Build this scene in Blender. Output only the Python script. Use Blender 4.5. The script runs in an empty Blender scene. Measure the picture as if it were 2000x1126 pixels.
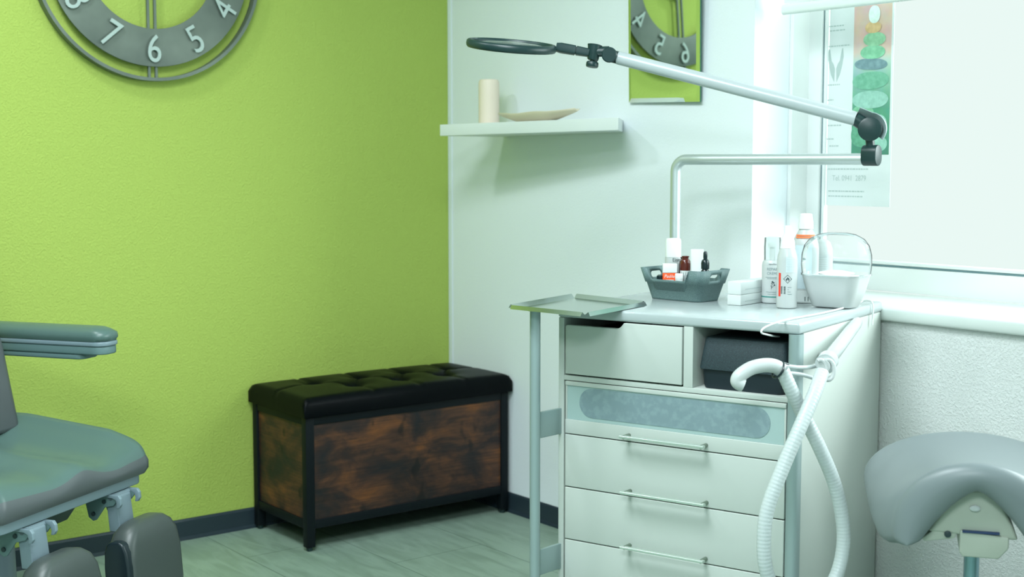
import bpy, bmesh, math, random
from mathutils import Vector, Matrix, noise
PI = math.pi
SC = bpy.context.scene
COL = SC.collection

# ------------------------------------------------------------------ camera
CAM = Vector((3.7041, -2.5968, 1.12)); FPX = 2602.2
_yw, _pt = 0.9121, -0.0923
FWD = Vector((-math.sin(_yw)*math.cos(_pt), math.cos(_yw)*math.cos(_pt), math.sin(_pt)))
RGT = FWD.cross(Vector((0, 0, 1))).normalized(); UPV = RGT.cross(FWD)
cd = bpy.data.cameras.new('camera'); cam = bpy.data.objects.new('camera', cd); COL.objects.link(cam)
cd.sensor_width = 36.0; cd.lens = FPX/2000*36.0; cd.clip_start = 0.05
m = Matrix((RGT, UPV, -FWD)).transposed().to_4x4(); m.translation = CAM
cam.matrix_world = m; SC.camera = cam
cd.dof.use_dof = True; cd.dof.focus_distance = 2.9; cd.dof.aperture_fstop = 4.5

# ------------------------------------------------------------------ world, exposure
SC.view_settings.view_transform = 'Standard'; SC.view_settings.look = 'None'
SC.view_settings.exposure = 0.0; SC.view_settings.gamma = 1.0
w = bpy.data.worlds.new('world'); SC.world = w; w.use_nodes = True
bg = w.node_tree.nodes['Background']; bg.inputs[0].default_value = (0.84, 0.93, 0.91, 1); bg.inputs[1].default_value = 1.04

# ------------------------------------------------------------------ ceiling spot, added ceiling panels, daylight
def area(name, loc, size, power, rot=(0, 0, 0), col=(1, 1, 1), sy=None, portal=False):
    l = bpy.data.lights.new(name, 'AREA'); l.energy = power; l.color = col; l.size = size
    if sy: l.shape = 'RECTANGLE'; l.size_y = sy
    o = bpy.data.objects.new(name, l); COL.objects.link(o); o.location = loc; o.rotation_euler = rot
    if portal: l.cycles.is_portal = True
    return o
area('ceiling_spot_light', (0.66, -1.85, 2.42), 0.20, 12, col=(0.90, 1.0, 1.04))
area('added_panel_light', (2.0, -1.8, 2.44), 0.9, 62, col=(0.89, 1.0, 1.04))  # extra unseen panel, added to raise the general brightness
area('added_panel_light', (3.8, -3.1, 2.44), 0.9, 85, col=(0.89, 1.0, 1.04))  # second unseen panel, added as fill to soften the shelf shadow
area('daylight', (3.15, 0.85, 1.75), 2.0, 105, rot=(math.radians(80), 0, math.radians(152)), col=(0.90, 1.0, 1.02), sy=1.3)

def at(px, py, d):
    return CAM + (FWD + RGT*((px-1000)/FPX) - UPV*((py-563)/FPX))*d
def atY(px, py, y):
    r = FWD + RGT*((px-1000)/FPX) - UPV*((py-563)/FPX)
    return CAM + r*((y-CAM.y)/r.y)
def atZ(px, py, z):
    r = FWD + RGT*((px-1000)/FPX) - UPV*((py-563)/FPX)
    return CAM + r*((z-CAM.z)/r.z)

# ------------------------------------------------------------------ materials
def s2l(c):
    return tuple((x/12.92 if x <= .04045 else ((x+.055)/1.055)**2.4) for x in c)
def hexc(r, g, b): return s2l((r/255, g/255, b/255))
_M = {}
def mat(name, rgb, rough=.5, metal=0.0, spec=.5, bump=None, trans=0, coat=0, emis=0):
    if name in _M: return _M[name]
    m = bpy.data.materials.new(name); m.use_nodes = True
    nt = m.node_tree; b = nt.nodes['Principled BSDF']
    b.inputs['Base Color'].default_value = (*rgb, 1); b.inputs['Roughness'].default_value = rough
    b.inputs['Metallic'].default_value = metal; b.inputs['Specular IOR Level'].default_value = spec
    if coat: b.inputs['Coat Weight'].default_value = coat
    if trans: b.inputs['Transmission Weight'].default_value = trans
    if bump:
        sc, st, dist = bump
        tc = nt.nodes.new('ShaderNodeTexCoord'); n = nt.nodes.new('ShaderNodeTexNoise')
        n.inputs['Scale'].default_value = sc; n.inputs['Detail'].default_value = 4
        nt.links.new(tc.outputs['Object'], n.inputs['Vector'])
        bp = nt.nodes.new('ShaderNodeBump'); bp.inputs['Strength'].default_value = st; bp.inputs['Distance'].default_value = dist
        nt.links.new(n.outputs['Fac'], bp.inputs['Height']); nt.links.new(bp.outputs['Normal'], b.inputs['Normal'])
    _M[name] = m; return m
def N(m, t): return m.node_tree.nodes.new(t)
def speckle(name, c1, c2, scale, rough=.5, thr=(.45, .62), bump=.2, metal=0):
    m = mat(name, c1, rough, metal); nt = m.node_tree; b = nt.nodes['Principled BSDF']
    tc = N(m, 'ShaderNodeTexCoord'); n = N(m, 'ShaderNodeTexNoise'); n.inputs['Scale'].default_value = scale; n.inputs['Detail'].default_value = 3
    r = N(m, 'ShaderNodeValToRGB'); r.color_ramp.elements[0].position = thr[0]; r.color_ramp.elements[1].position = thr[1]
    r.color_ramp.elements[0].color = (*c1, 1); r.color_ramp.elements[1].color = (*c2, 1)
    nt.links.new(tc.outputs['Object'], n.inputs['Vector']); nt.links.new(n.outputs['Fac'], r.inputs['Fac']); nt.links.new(r.outputs['Color'], b.inputs['Base Color'])
    if bump:
        bp = N(m, 'ShaderNodeBump'); bp.inputs['Strength'].default_value = bump; bp.inputs['Distance'].default_value = .001
        nt.links.new(n.outputs['Fac'], bp.inputs['Height']); nt.links.new(bp.outputs['Normal'], b.inputs['Normal'])
    return m

def woodchip(name, rgb, st):
    m = mat(name, rgb, .75, spec=.25); nt = m.node_tree; b = nt.nodes['Principled BSDF']
    tc = N(m, 'ShaderNodeTexCoord')
    n = N(m, 'ShaderNodeTexNoise'); n.inputs['Scale'].default_value = 165; n.inputs['Detail'].default_value = 5; n.inputs['Roughness'].default_value = .6
    n2 = N(m, 'ShaderNodeTexNoise'); n2.inputs['Scale'].default_value = 70; n2.inputs['Detail'].default_value = 2
    r = N(m, 'ShaderNodeMapRange'); r.inputs[1].default_value = .45; r.inputs[2].default_value = .75
    a = N(m, 'ShaderNodeMath'); a.operation = 'ADD'
    bp = N(m, 'ShaderNodeBump'); bp.inputs['Strength'].default_value = st; bp.inputs['Distance'].default_value = .004
    L = nt.links.new
    L(tc.outputs['Object'], n.inputs['Vector']); L(tc.outputs['Object'], n2.inputs['Vector']); L(n.outputs['Fac'], r.inputs[0])
    L(r.outputs[0], a.inputs[0]); L(n2.outputs['Fac'], a.inputs[1]); L(a.outputs[0], bp.inputs['Height']); L(bp.outputs['Normal'], b.inputs['Normal'])
    return m

GREEN = woodchip('green_woodchip_paint', (.405, .52, .108), .42)
WALLW = woodchip('white_wall_paint', (.80, .85, .88), .10)
WALLT = woodchip('white_woodchip_paint', (.69, .71, .695), .5)
WALLD = mat('grey_green_wall_paint', (.26, .34, .32), .7)
WHITE = mat('white_laminate', (.50, .54, .505), .38)
WGLOSS = mat('white_gloss_plastic', (.50, .53, .525), .30)
WTOP = mat('white_worktop', (.40, .45, .455), .25, coat=.2)
FRAMEW = mat('window_frame_white', (.76, .79, .78), .35)
GASKET = mat('grey_gasket', (.14, .24, .26), .5)
BASE = mat('dark_baseboard_vinyl', hexc(38, 52, 60), .42, bump=(60, .1, .001))
BLACKP = mat('black_plastic', hexc(24, 50, 50), .38, bump=(500, .1, .0005))
BLACKG = mat('black_glossy_plastic', hexc(16, 34, 38), .25)
DKGAP = mat('dark_inside', hexc(22, 30, 34), .8)
ALU = mat('brushed_aluminium', (.60, .66, .66), .42, .7, bump=(300, .05, .0004))
ALUF = mat('grey_frame_paint', hexc(150, 168, 168), .4, .3)
STEEL = mat('stainless_steel', (.62, .68, .67), .14, 1.0)
ARMW = mat('white_tube_enamel', (.44, .49, .50), .3)
FROST = mat('frosted_glass_panel', hexc(160, 182, 180), .28)
FROSTD = speckle('frosted_grey_window', hexc(124, 144, 150), hexc(133, 154, 159), 60, .35, bump=0)
SEATV = mat('grey_vinyl', hexc(80, 104, 99), .36, bump=(420, .12, .0005))
SEATD = mat('grey_vinyl_side', hexc(84, 90, 92), .42, bump=(420, .15, .0005))
PADV = mat('dark_grey_vinyl', hexc(66, 74, 72), .40, bump=(420, .15, .0005))
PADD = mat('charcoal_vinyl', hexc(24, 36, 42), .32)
CHMET = mat('light_grey_enamel', hexc(122, 140, 148), .35)
CHSHELL = mat('grey_green_shell', hexc(96, 122, 122), .45, bump=(300, .1, .0005))
CHDARK = mat('dark_grey_mechanism', hexc(38, 56, 60), .5)
SADV = mat('taupe_grey_vinyl', hexc(112, 122, 124), .40, bump=(380, .15, .0005))
STMET = mat('cream_enamel', hexc(168, 174, 162), .35)
LEATH = mat('black_leatherette', hexc(1, 4, 7), .42, spec=.10, bump=(260, .15, .0006))
BLKWOOD = mat('black_metal_frame', hexc(3, 12, 18), .55, spec=.25)
CANDLE = mat('peach_wax', hexc(236, 220, 202), .5)
BOWL = mat('pale_wood', hexc(224, 212, 186), .55, bump=(30, .3, .002))
BASKET = speckle('grey_granite_plastic', hexc(88, 112, 112), hexc(128, 150, 150), 900, .55, (.5, .7), .15)
ORANGE = mat('orange_carton', hexc(250, 84, 18), .45)
ORBAND = mat('orange_band', hexc(246, 128, 78), .5)
REDL = mat('red_label', hexc(222, 60, 44), .45)
AMBER = mat('amber_glass', hexc(84, 32, 24), .15)
AMBER2 = mat('dark_amber_glass', hexc(52, 22, 28), .15)
LABELW = mat('white_paper_label', (.62, .66, .65), .5)
INK = mat('dark_ink', hexc(52, 70, 72), .6)
INKM = mat('grey_ink', hexc(120, 140, 142), .6)
INKL = mat('pale_ink', hexc(172, 190, 188), .6)
TEAL = mat('teal_ink', hexc(40, 130, 120), .5)
STOREB = speckle('charcoal_storage_fabric', hexc(27, 42, 47), hexc(41, 60, 65), 500, .7, (.4, .7), .2)
STOREK = mat('black_storage_base', hexc(12, 28, 36), .5)
HOSE = mat('white_hose_plastic', (.50, .55, .55), .36)
CLOCKM = speckle('grey_brushed_zinc', hexc(98, 108, 100), hexc(118, 128, 118), 9, .48, (.3, .7), 0, .35)
NUMW = mat('pale_grey_numerals', hexc(170, 186, 180), .45)
MIRR = mat('mirror_silver', (.86, .93, .88), .015, 1.0)
MIRE = mat('mirror_green_edge', hexc(50, 110, 90), .2)
STMETD = mat('gas_lift_steel', hexc(130, 160, 170), .2, .8)
BANK = mat('blind_fabric', (.80, .86, .84), .6)

def tile_floor():
    m = mat('floor_tiles', hexc(150, 172, 150), .42); nt = m.node_tree; b = nt.nodes['Principled BSDF']; L = nt.links.new
    tc = N(m, 'ShaderNodeTexCoord'); mp = N(m, 'ShaderNodeMapping'); mp.inputs['Location'].default_value = (0.02, 0.301, 0)
    br = N(m, 'ShaderNodeTexBrick'); br.offset = .5; br.inputs['Scale'].default_value = 1
    br.inputs['Brick Width'].default_value = .61; br.inputs['Row Height'].default_value = .3055
    br.inputs['Mortar Size'].default_value = .0014; br.inputs['Mortar Smooth'].default_value = .1
    c1 = hexc(140, 160, 146); c2 = hexc(136, 157, 144)
    br.inputs['Color1'].default_value = (*c1, 1); br.inputs['Color2'].default_value = (*c2, 1); br.inputs['Mortar'].default_value = (*hexc(92, 112, 100), 1)
    n = N(m, 'ShaderNodeTexNoise'); n.inputs['Scale'].default_value = 5; n.inputs['Detail'].default_value = 8; n.inputs['Distortion'].default_value = 1.2
    mp2 = N(m, 'ShaderNodeMapping'); mp2.inputs['Scale'].default_value = (1, 5, 1)
    mx = N(m, 'ShaderNodeMixRGB'); mx.blend_type = 'MULTIPLY'; mx.inputs[0].default_value = 1
    rr = N(m, 'ShaderNodeValToRGB'); rr.color_ramp.elements[0].color = (.78, .80, .78, 1); rr.color_ramp.elements[1].color = (1, 1, 1, 1)
    rr.color_ramp.elements[0].position = .35; rr.color_ramp.elements[1].position = .6
    L(tc.outputs['Object'], mp.inputs[0]); L(mp.outputs[0], br.inputs['Vector']); L(tc.outputs['Object'], mp2.inputs[0]); L(mp2.outputs[0], n.inputs['Vector'])
    L(n.outputs['Fac'], rr.inputs[0]); L(br.outputs['Color'], mx.inputs[1]); L(rr.outputs[0], mx.inputs[2]); L(mx.outputs[0], b.inputs['Base Color'])
    return m
FLOOR = tile_floor()

def rustic(name, seed, yellow=0):
    m = mat(name, (.1, .05, .03), .55); nt = m.node_tree; b = nt.nodes['Principled BSDF']; L = nt.links.new
    tc = N(m, 'ShaderNodeTexCoord'); mp = N(m, 'ShaderNodeMapping'); mp.inputs['Location'].default_value = (seed, seed*1.7, seed); mp.inputs['Scale'].default_value = (2.6, 2.6, 5.0)
    n = N(m, 'ShaderNodeTexNoise'); n.inputs['Scale'].default_value = 2.2; n.inputs['Detail'].default_value = 7; n.inputs['Roughness'].default_value = .62; n.inputs['Distortion'].default_value = .5
    r = N(m, 'ShaderNodeValToRGB'); e = r.color_ramp.elements
    e[0].position = .36; e[0].color = (*hexc(20, 20, 26), 1); e[1].position = .70; e[1].color = (*hexc(120, 72, 34 + yellow), 1)
    k = e.new(.47); k.color = (*hexc(50, 32, 28), 1); k = e.new(.58); k.color = (*hexc(84, 52, 34), 1)
    mp2 = N(m, 'ShaderNodeMapping'); mp2.inputs['Scale'].default_value = (4, 4, 110)
    n2 = N(m, 'ShaderNodeTexNoise'); n2.inputs['Scale'].default_value = 2; n2.inputs['Detail'].default_value = 6
    r2 = N(m, 'ShaderNodeValToRGB'); r2.color_ramp.elements[0].position = .3; r2.color_ramp.elements[1].position = .65
    r2.color_ramp.elements[0].color = (.55, .52, .5, 1); r2.color_ramp.elements[1].color = (1.1, 1.05, 1, 1)
    mx = N(m, 'ShaderNodeMixRGB'); mx.blend_type = 'MULTIPLY'; mx.inputs[0].default_value = 1
    mp3 = N(m, 'ShaderNodeMapping'); mp3.inputs['Scale'].default_value = (14, 14, 9); mp3.inputs['Location'].default_value = (seed*3, 1, 2)
    n3 = N(m, 'ShaderNodeTexNoise'); n3.inputs['Scale'].default_value = 1; n3.inputs['Detail'].default_value = 2
    r3 = N(m, 'ShaderNodeValToRGB'); r3.color_ramp.elements[0].position = .33; r3.color_ramp.elements[1].position = .38
    r3.color_ramp.elements[0].color = (.12, .12, .15, 1); r3.color_ramp.elements[1].color = (1, 1, 1, 1)
    mx2 = N(m, 'ShaderNodeMixRGB'); mx2.blend_type = 'MULTIPLY'; mx2.inputs[0].default_value = .8
    for q in (mp, mp2, mp3): L(tc.outputs['Object'], q.inputs[0])
    L(mp.outputs[0], n.inputs['Vector']); L(mp2.outputs[0], n2.inputs['Vector']); L(mp3.outputs[0], n3.inputs['Vector'])
    L(n.outputs['Fac'], r.inputs[0]); L(n2.outputs['Fac'], r2.inputs[0]); L(n3.outputs['Fac'], r3.inputs[0])
    L(r.outputs[0], mx.inputs[1]); L(r2.outputs[0], mx.inputs[2]); L(mx.outputs[0], mx2.inputs[1]); L(r3.outputs[0], mx2.inputs[2]); L(mx2.outputs[0], b.inputs['Base Color'])
    return m
RUST = rustic('rustic_brown_board', 3.3); RUST2 = rustic('rustic_brown_side_board', 7.1, 6)

def clear(name, tint, gl=.12, rough=.03, opac=.0, ocol=(.8, .85, .85)):
    m = bpy.data.materials.new(name); m.use_nodes = True; nt = m.node_tree; nt.nodes.clear()
    o = nt.nodes.new('ShaderNodeOutputMaterial'); t = nt.nodes.new('ShaderNodeBsdfTransparent'); t.inputs[0].default_value = (*tint, 1)
    g = nt.nodes.new('ShaderNodeBsdfGlossy'); g.inputs['Roughness'].default_value = rough; g.inputs[0].default_value = (1, 1, 1, 1)
    lw = nt.nodes.new('ShaderNodeLayerWeight'); lw.inputs[0].default_value = gl
    mx = nt.nodes.new('ShaderNodeMixShader'); nt.links.new(lw.outputs['Fresnel'], mx.inputs[0])
    last = t
    if opac:
        d = nt.nodes.new('ShaderNodeBsdfTranslucent'); d.inputs[0].default_value = (*ocol, 1)
        d2 = nt.nodes.new('ShaderNodeBsdfDiffuse'); d2.inputs[0].default_value = (*ocol, 1)
        a = nt.nodes.new('ShaderNodeAddShader') if False else nt.nodes.new('ShaderNodeMixShader')
        a.inputs[0].default_value = .5; nt.links.new(d.outputs[0], a.inputs[1]); nt.links.new(d2.outputs[0], a.inputs[2])
        m2 = nt.nodes.new('ShaderNodeMixShader'); m2.inputs[0].default_value = opac
        nt.links.new(t.outputs[0], m2.inputs[1]); nt.links.new(a.outputs[0], m2.inputs[2]); last = m2
    nt.links.new(last.outputs[0], mx.inputs[1]); nt.links.new(g.outputs[0], mx.inputs[2]); nt.links.new(mx.outputs[0], o.inputs[0])
    return m
PANE = clear('window_glass', (.97, .99, .98), .04)
DOME = clear('clear_acrylic', (.96, .98, .98), .10, opac=.10)
LENS = clear('lens_glass', (.96, .98, .97), .10)
HAND = clear('clear_syringe_plastic', (.93, .96, .95), .2, opac=.8)
PUMPC = clear('clear_pump_cap', (.93, .96, .95), .2, opac=.35)
PAPER = mat('poster_paper', (.66, .71, .70), .6)

# ------------------------------------------------------------------ mesh helpers
def B(): return bmesh.new()
def box(bm, x0, x1, y0, y1, z0, z1, M=None):
    vs = [bm.verts.new((x, y, z)) for x in (x0, x1) for y in (y0, y1) for z in (z0, z1)]
    for f in ((0, 1, 3, 2), (4, 6, 7, 5), (0, 4, 5, 1), (2, 3, 7, 6), (0, 2, 6, 4), (1, 5, 7, 3)):
        bm.faces.new([vs[i] for i in f])
    if M: bmesh.ops.transform(bm, matrix=M, verts=vs)
    return vs
def prism(bm, poly, a, b, axis='z', M=None):
    def P(p, h):
        return {'z': (p[0], p[1], h), 'y': (p[0], h, p[1]), 'x': (h, p[0], p[1])}[axis]
    v0 = [bm.verts.new(P(p, a)) for p in poly]; v1 = [bm.verts.new(P(p, b)) for p in poly]
    n = len(poly)
    bm.faces.new(v0[::-1]); bm.faces.new(v1)
    for i in range(n): bm.faces.new((v0[i], v0[(i+1) % n], v1[(i+1) % n], v1[i]))
    if M: bmesh.ops.transform(bm, matrix=M, verts=v0+v1)
    return v0+v1
def loft(bm, rings, cap=True, closed=True):
    R = [[bm.verts.new(p) for p in r] for r in rings]; n = len(R[0])
    for a, b in zip(R[:-1], R[1:]):
        for i in range(n if closed else n-1):
            j = (i+1) % n; bm.faces.new((a[i], a[j], b[j], b[i]))
    if cap: bm.faces.new(R[0][::-1]); bm.faces.new(R[-1])
    return [v for r in R for v in r]
def lathe(bm, prof, c=(0, 0, 0), seg=32, M=None, sx=1, sy=1, cap=True):
    rings = [[(c[0]+r*sx*math.cos(2*PI*i/seg), c[1]+r*sy*math.sin(2*PI*i/seg), c[2]+z) for i in range(seg)] for r, z in prof]
    v = loft(bm, rings, cap)
    if M: bmesh.ops.transform(bm, matrix=M, verts=v)
    return v
def spline(pts, k=8):
    P = [Vector(p) for p in pts]; P = [2*P[0]-P[1]]+P+[2*P[-1]-P[-2]]; out = []
    for i in range(1, len(P)-2):
        for j in range(k):
            t = j/k; a, b, c, d = P[i-1], P[i], P[i+1], P[i+2]
            out.append(.5*((2*b)+(c-a)*t+(2*a-5*b+4*c-d)*t*t+(3*b-a-3*c+d)*t**3))
    out.append(P[-2]); return out
def tube(bm, pts, r, seg=12, cap=True, prof=None, closed=False):
    pts = [Vector(p) for p in pts]; n = len(pts); rings = []; up = None
    for i, p in enumerate(pts):
        if closed: t = (pts[(i+1) % n]-pts[i-1]).normalized()
        else: t = (pts[min(i+1, n-1)]-pts[max(i-1, 0)]).normalized()
        if up is None: up = t.orthogonal().normalized()
        up = (up-t*up.dot(t)).normalized(); s = t.cross(up)
        rr = r(i/(n-1)) if callable(r) else r
        if prof: rings.append([p+s*(x)+up*(y) for x, y in prof])
        else: rings.append([p+(up*math.cos(2*PI*k/seg)+s*math.sin(2*PI*k/seg))*rr for k in range(seg)])
    if closed: rings.append(rings[0]); return loft(bm, rings, False)
    return loft(bm, rings, cap)
def cyl(bm, a, b, r, seg=20, r2=None):
    a, b = Vector(a), Vector(b)
    return tube(bm, [a, b], (lambda t: r+(r2-r)*t) if r2 is not None else r, seg)
def rrect(w, h, r, k=5, cx=0, cy=0):
    out = []
    for sx, sy, a0 in ((1, 1, 0), (-1, 1, 90), (-1, -1, 180), (1, -1, 270)):
        for i in range(k+1):
            a = math.radians(a0+90*i/k); out.append((cx+sx*(w/2-r)+r*math.cos(a), cy+sy*(h/2-r)+r*math.sin(a)))
    return out

def part(name, bm, m, root=None, local=False, smooth=True, bevel=0, bseg=3, subs=0, ang=35, props=None, solid=0):
    bmesh.ops.recalc_face_normals(bm, faces=bm.faces)
    me = bpy.data.meshes.new(name); bm.to_mesh(me); bm.free()
    me.materials.append(m)
    if root is not None and not local: me.transform(root.matrix_world.inverted())
    o = bpy.data.objects.new(name, me); COL.objects.link(o)
    if root is not None: o.parent = root
    if solid:
        md = o.modifiers.new('s', 'SOLIDIFY'); md.thickness = solid; md.offset = -1
    if bevel:
        md = o.modifiers.new('b', 'BEVEL'); md.width = bevel; md.segments = bseg; md.limit_method = 'ANGLE'; md.angle_limit = math.radians(30)
        md.harden_normals = False
    if subs:
        md = o.modifiers.new('u', 'SUBSURF'); md.levels = subs; md.render_levels = subs
    if smooth:
        for p in me.polygons: p.use_smooth = True
        if not subs:
            md = o.modifiers.new('e', 'EDGE_SPLIT'); md.split_angle = math.radians(ang)
    if props:
        for k, v in props.items(): o[k] = v
    return o
def sub(name, bm, m, parent, root, **k):
    """a sub-part: geometry given like its part's (root's local frame when local=True)"""
    o = part(name, bm, m, root, **k); o.parent = parent; return o
def thing(name, label, cat, loc=(0, 0, 0), rz=0, group=None):
    o = bpy.data.objects.new(name, None); COL.objects.link(o); o.empty_display_size = .05
    o.location = loc; o.rotation_euler = (0, 0, rz)
    o.matrix_world = Matrix.Translation(Vector(loc)) @ Matrix.Rotation(rz, 4, 'Z')
    o['label'] = label; o['category'] = cat
    if group: o['group'] = group
    return o
def struct(name, bm, m, **k):
    o = part(name, bm, m, **k); o['kind'] = 'structure'; return o
def text_bm(s, size, align='CENTER', sx=1.0, extrude=0):
    c = bpy.data.curves.new('t', 'FONT'); c.body = s; c.size = size; c.align_x = align; c.extrude = extrude; c.resolution_u = 4
    o = bpy.data.objects.new('t', c); COL.objects.link(o)
    dg = bpy.context.evaluated_depsgraph_get(); me = bpy.data.meshes.new_from_object(o.evaluated_get(dg))
    bm = bmesh.new(); bm.from_mesh(me); bpy.data.objects.remove(o); bpy.data.curves.remove(c); bpy.data.meshes.remove(me)
    if sx != 1:
        for v in bm.verts: v.co.x *= sx
    return bm
def merge(bm, other):
    me = bpy.data.meshes.new('x'); other.to_mesh(me); bm.from_mesh(me); other.free(); bpy.data.meshes.remove(me)

# ================================================================== ROOM
RX, RY, RZ = 4.7, -3.9, 2.5
bm = B(); box(bm, -.1, RX+.1, RY-.1, .35, -.1, 0); struct('floor', bm, FLOOR, smooth=False)
bm = B(); box(bm, -.1, RX+.1, RY-.1, .35, RZ, RZ+.1); struct('ceiling', bm, WALLW, smooth=False)
bm = B(); box(bm, -.1, 0, RY, .0, 0, RZ); struct('wall_left', bm, GREEN, smooth=False)
WX0, WX1, WZ0, WZ1 = 1.36, 3.70, .755, 2.15
bm = B(); box(bm, -.1, WX0, 0, .3, 0, RZ); struct('wall_back', bm, WALLW, smooth=False)
bm = B(); box(bm, WX0, WX1, 0, .3, 0, WZ0); box(bm, WX0, WX1, 0, .3, WZ1, RZ); box(bm, WX1, RX, 0, .3, 0, RZ)
struct('wall_window', bm, WALLT, smooth=False)
bm = B(); box(bm, RX, RX+.1, RY, .3, 0, RZ); struct('wall_right', bm, WALLD, smooth=False)
bm = B(); box(bm, -.1, RX+.1, RY-.1, RY, 0, RZ); struct('wall_front', bm, WALLD, smooth=False)
# baseboards: profiled vinyl strip
def bboard(name, a, b, nrm):
    a, b, n = Vector(a), Vector(b), Vector(nrm); prof = [(0, 0), (.014, 0), (.012, .006), (.007, .010), (.006, .056), (.003, .062), (0, .063)]
    bm = B(); loft(bm, [[p+n*x+Vector((0, 0, z)) for x, z in prof] for p in (a, b)])
    return struct(name, bm, BASE, smooth=False)
bboard('baseboard_left', (0, RY, 0), (0, 0, 0), (1, 0, 0))
bboard('baseboard_back', (0.012, 0, 0), (WX0+.6, 0, 0), (0, -1, 0))
# corner strip where green meets white
bm = B(); box(bm, 0, .022, -.003, 0, .064, RZ); struct('trim_1', bm, mat('trim_white', (.78, .84, .88), .5), bevel=.001)
# reveal lining, window frame, sill
bm = B(); box(bm, WX0, WX0+.012, .135, .205, .80, WZ1); struct('trim_2', bm, FRAMEW, bevel=.002)
fr = B()
y0, y1 = .20, .222
def rect_frame(bm, x0, x1, z0, z1, t, y0, y1, tb=None):
    tb = tb or t
    box(bm, x0, x0+t, y0, y1, z0, z1); box(bm, x1-t, x1, y0, y1, z0, z1)
    box(bm, x0+t, x1-t, y0, y1, z0, z0+tb); box(bm, x0+t, x1-t, y0, y1, z1-t, z1)
rect_frame(fr, WX0, WX1, .802, WZ1, .052, y0, y1, .062)
wf = struct('window_1', fr, FRAMEW, bevel=.004, bseg=2)
fr = B(); rect_frame(fr, WX0+.0525, WX1-.0525, .8645, WZ1-.0525, .004, y0+.008, y1-.002); g = part('gasket', fr, GASKET, wf, smooth=False)
fr = B(); rect_frame(fr, WX0+.0568, WX1-.0568, .8688, WZ1-.0568, .010, y0+.004, y1-.001); part('sash', fr, FRAMEW, wf, bevel=.004, bseg=2)
bm = B(); box(bm, WX0+.0672, WX1-.0672, .2125, .2165, .8792, WZ1-.0672); part('pane', bm, PANE, wf, smooth=False)
bm = B(); prism(bm, [(-.022, .770), (-.022, .786), (-.014, .790), (.20, .801), (.20, .765), (-.01, .757), (-.018, .760)], WX0+.001, WX1-.001, 'x')
struct('window_sill', bm, mat('sill_stone', (.66, .71, .68), .4), bevel=.003)
# ceiling spotlight, and housings for the two added panels
t = thing('ceiling_spotlight', 'small square white ceiling spotlight near the green wall', 'ceiling lamp', (0.66, -1.85, 2.43))
bm = B(); box(bm, .54, .78, -1.97, -1.73, 2.43, 2.4995); part('housing', bm, WGLOSS, t, bevel=.006)
t = thing('added_panel_lamp', 'added large square white ceiling panel, unseen, brightening the middle of the room', 'ceiling lamp', (2.0, -1.8, 2.45))
bm = B(); box(bm, 1.5, 2.5, -2.3, -1.3, 2.45, 2.4995); part('housing', bm, WGLOSS, t, bevel=.006)
t = thing('added_panel_lamp', 'added large square white ceiling panel, unseen fill light in the far front corner', 'ceiling lamp', (3.8, -3.1, 2.45))
bm = B(); box(bm, 3.3, 4.3, -3.6, -2.6, 2.45, 2.4995); part('housing', bm, WGLOSS, t, bevel=.006)

# ================================================================== BLIND
t = thing('roller_blind', 'white roller blind rolled up at the top of the window', 'blind', (2.5, .06, 1.50))
a, b2 = Vector((1.414, .05, 1.513)), Vector((3.6, .05, 1.513))
bm = B(); prism(bm, rrect(.020, .026, .009, cx=.05, cy=1.512), 1.412, 3.6, 'x'); part('bottom_bar', bm, BANK, t)
bm = B(); box(bm, 1.414, 3.6, .0485, .0515, 1.5275, 2.12); part('fabric', bm, BANK, t, smooth=False)
bm = B(); cyl(bm, (1.39, .05, 2.135), (3.62, .05, 2.135), .014); part('roller', bm, WGLOSS, t)

# ================================================================== POSTER on the pane
t = thing('window_poster', 'poster with a tall stack of green stones stuck on the window pane', 'poster', (1.52, .212, 1.01))
yp = .2120
px0, px1, pz0, pz1 = 1.4285, atY(1738, 400, yp).x, atY(1670, 402, yp).z, 1.62
bm = B(); box(bm, px0, px1, yp-.0008, yp, pz0, pz1); part('sheet', bm, PAPER, t, smooth=False)
ix0, ix1, iz0, iz1 = atY(1663, 302, yp).x, atY(1736, 302, yp).x, atY(1700, 302, yp).z, 1.62
def pict_mat():
    m = mat('stone_picture_background', (.8, .8, .8), .5); nt = m.node_tree; b = nt.nodes['Principled BSDF']; L = nt.links.new
    b.inputs['Specular IOR Level'].default_value = .2
    tc = N(m, 'ShaderNodeTexCoord'); se = N(m, 'ShaderNodeSeparateXYZ'); mr = N(m, 'ShaderNodeMapRange'); mr.inputs[1].default_value = iz0-1.01; mr.inputs[2].default_value = atY(1700, 5, yp).z-1.01
    r = N(m, 'ShaderNodeValToRGB'); e = r.color_ramp.elements
    e[0].position = 0; e[0].color = (*hexc(78, 138, 114), 1); e[1].position = 1; e[1].color = (*hexc(205, 180, 168), 1)
    for p, c in ((.30, (88, 152, 124)), (.52, (134, 180, 164)), (.62, (168, 194, 182)), (.68, (204, 188, 174)), (.80, (210, 178, 164))):
        k = e.new(p); k.color = (*hexc(*c), 1)
    n = N(m, 'ShaderNodeTexNoise'); n.inputs['Scale'].default_value = 28; mx = N(m, 'ShaderNodeMixRGB'); mx.blend_type = 'SOFT_LIGHT'; mx.inputs[0].default_value = .35
    L(tc.outputs['Object'], se.inputs[0]); L(se.outputs['Z'], mr.inputs[0]); L(mr.outputs[0], r.inputs[0]); L(tc.outputs['Object'], n.inputs['Vector'])
    L(r.outputs[0], mx.inputs[1]); L(n.outputs['Color'], mx.inputs[2]); L(mx.outputs[0], b.inputs['Base Color']); return m
bm = B(); box(bm, ix0, ix1, yp-.0012, yp-.0008, iz0, iz1); pic = part('stone_picture', bm, pict_mat(), t, smooth=False, props={'label': 'colour picture of stacked stones'})
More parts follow.
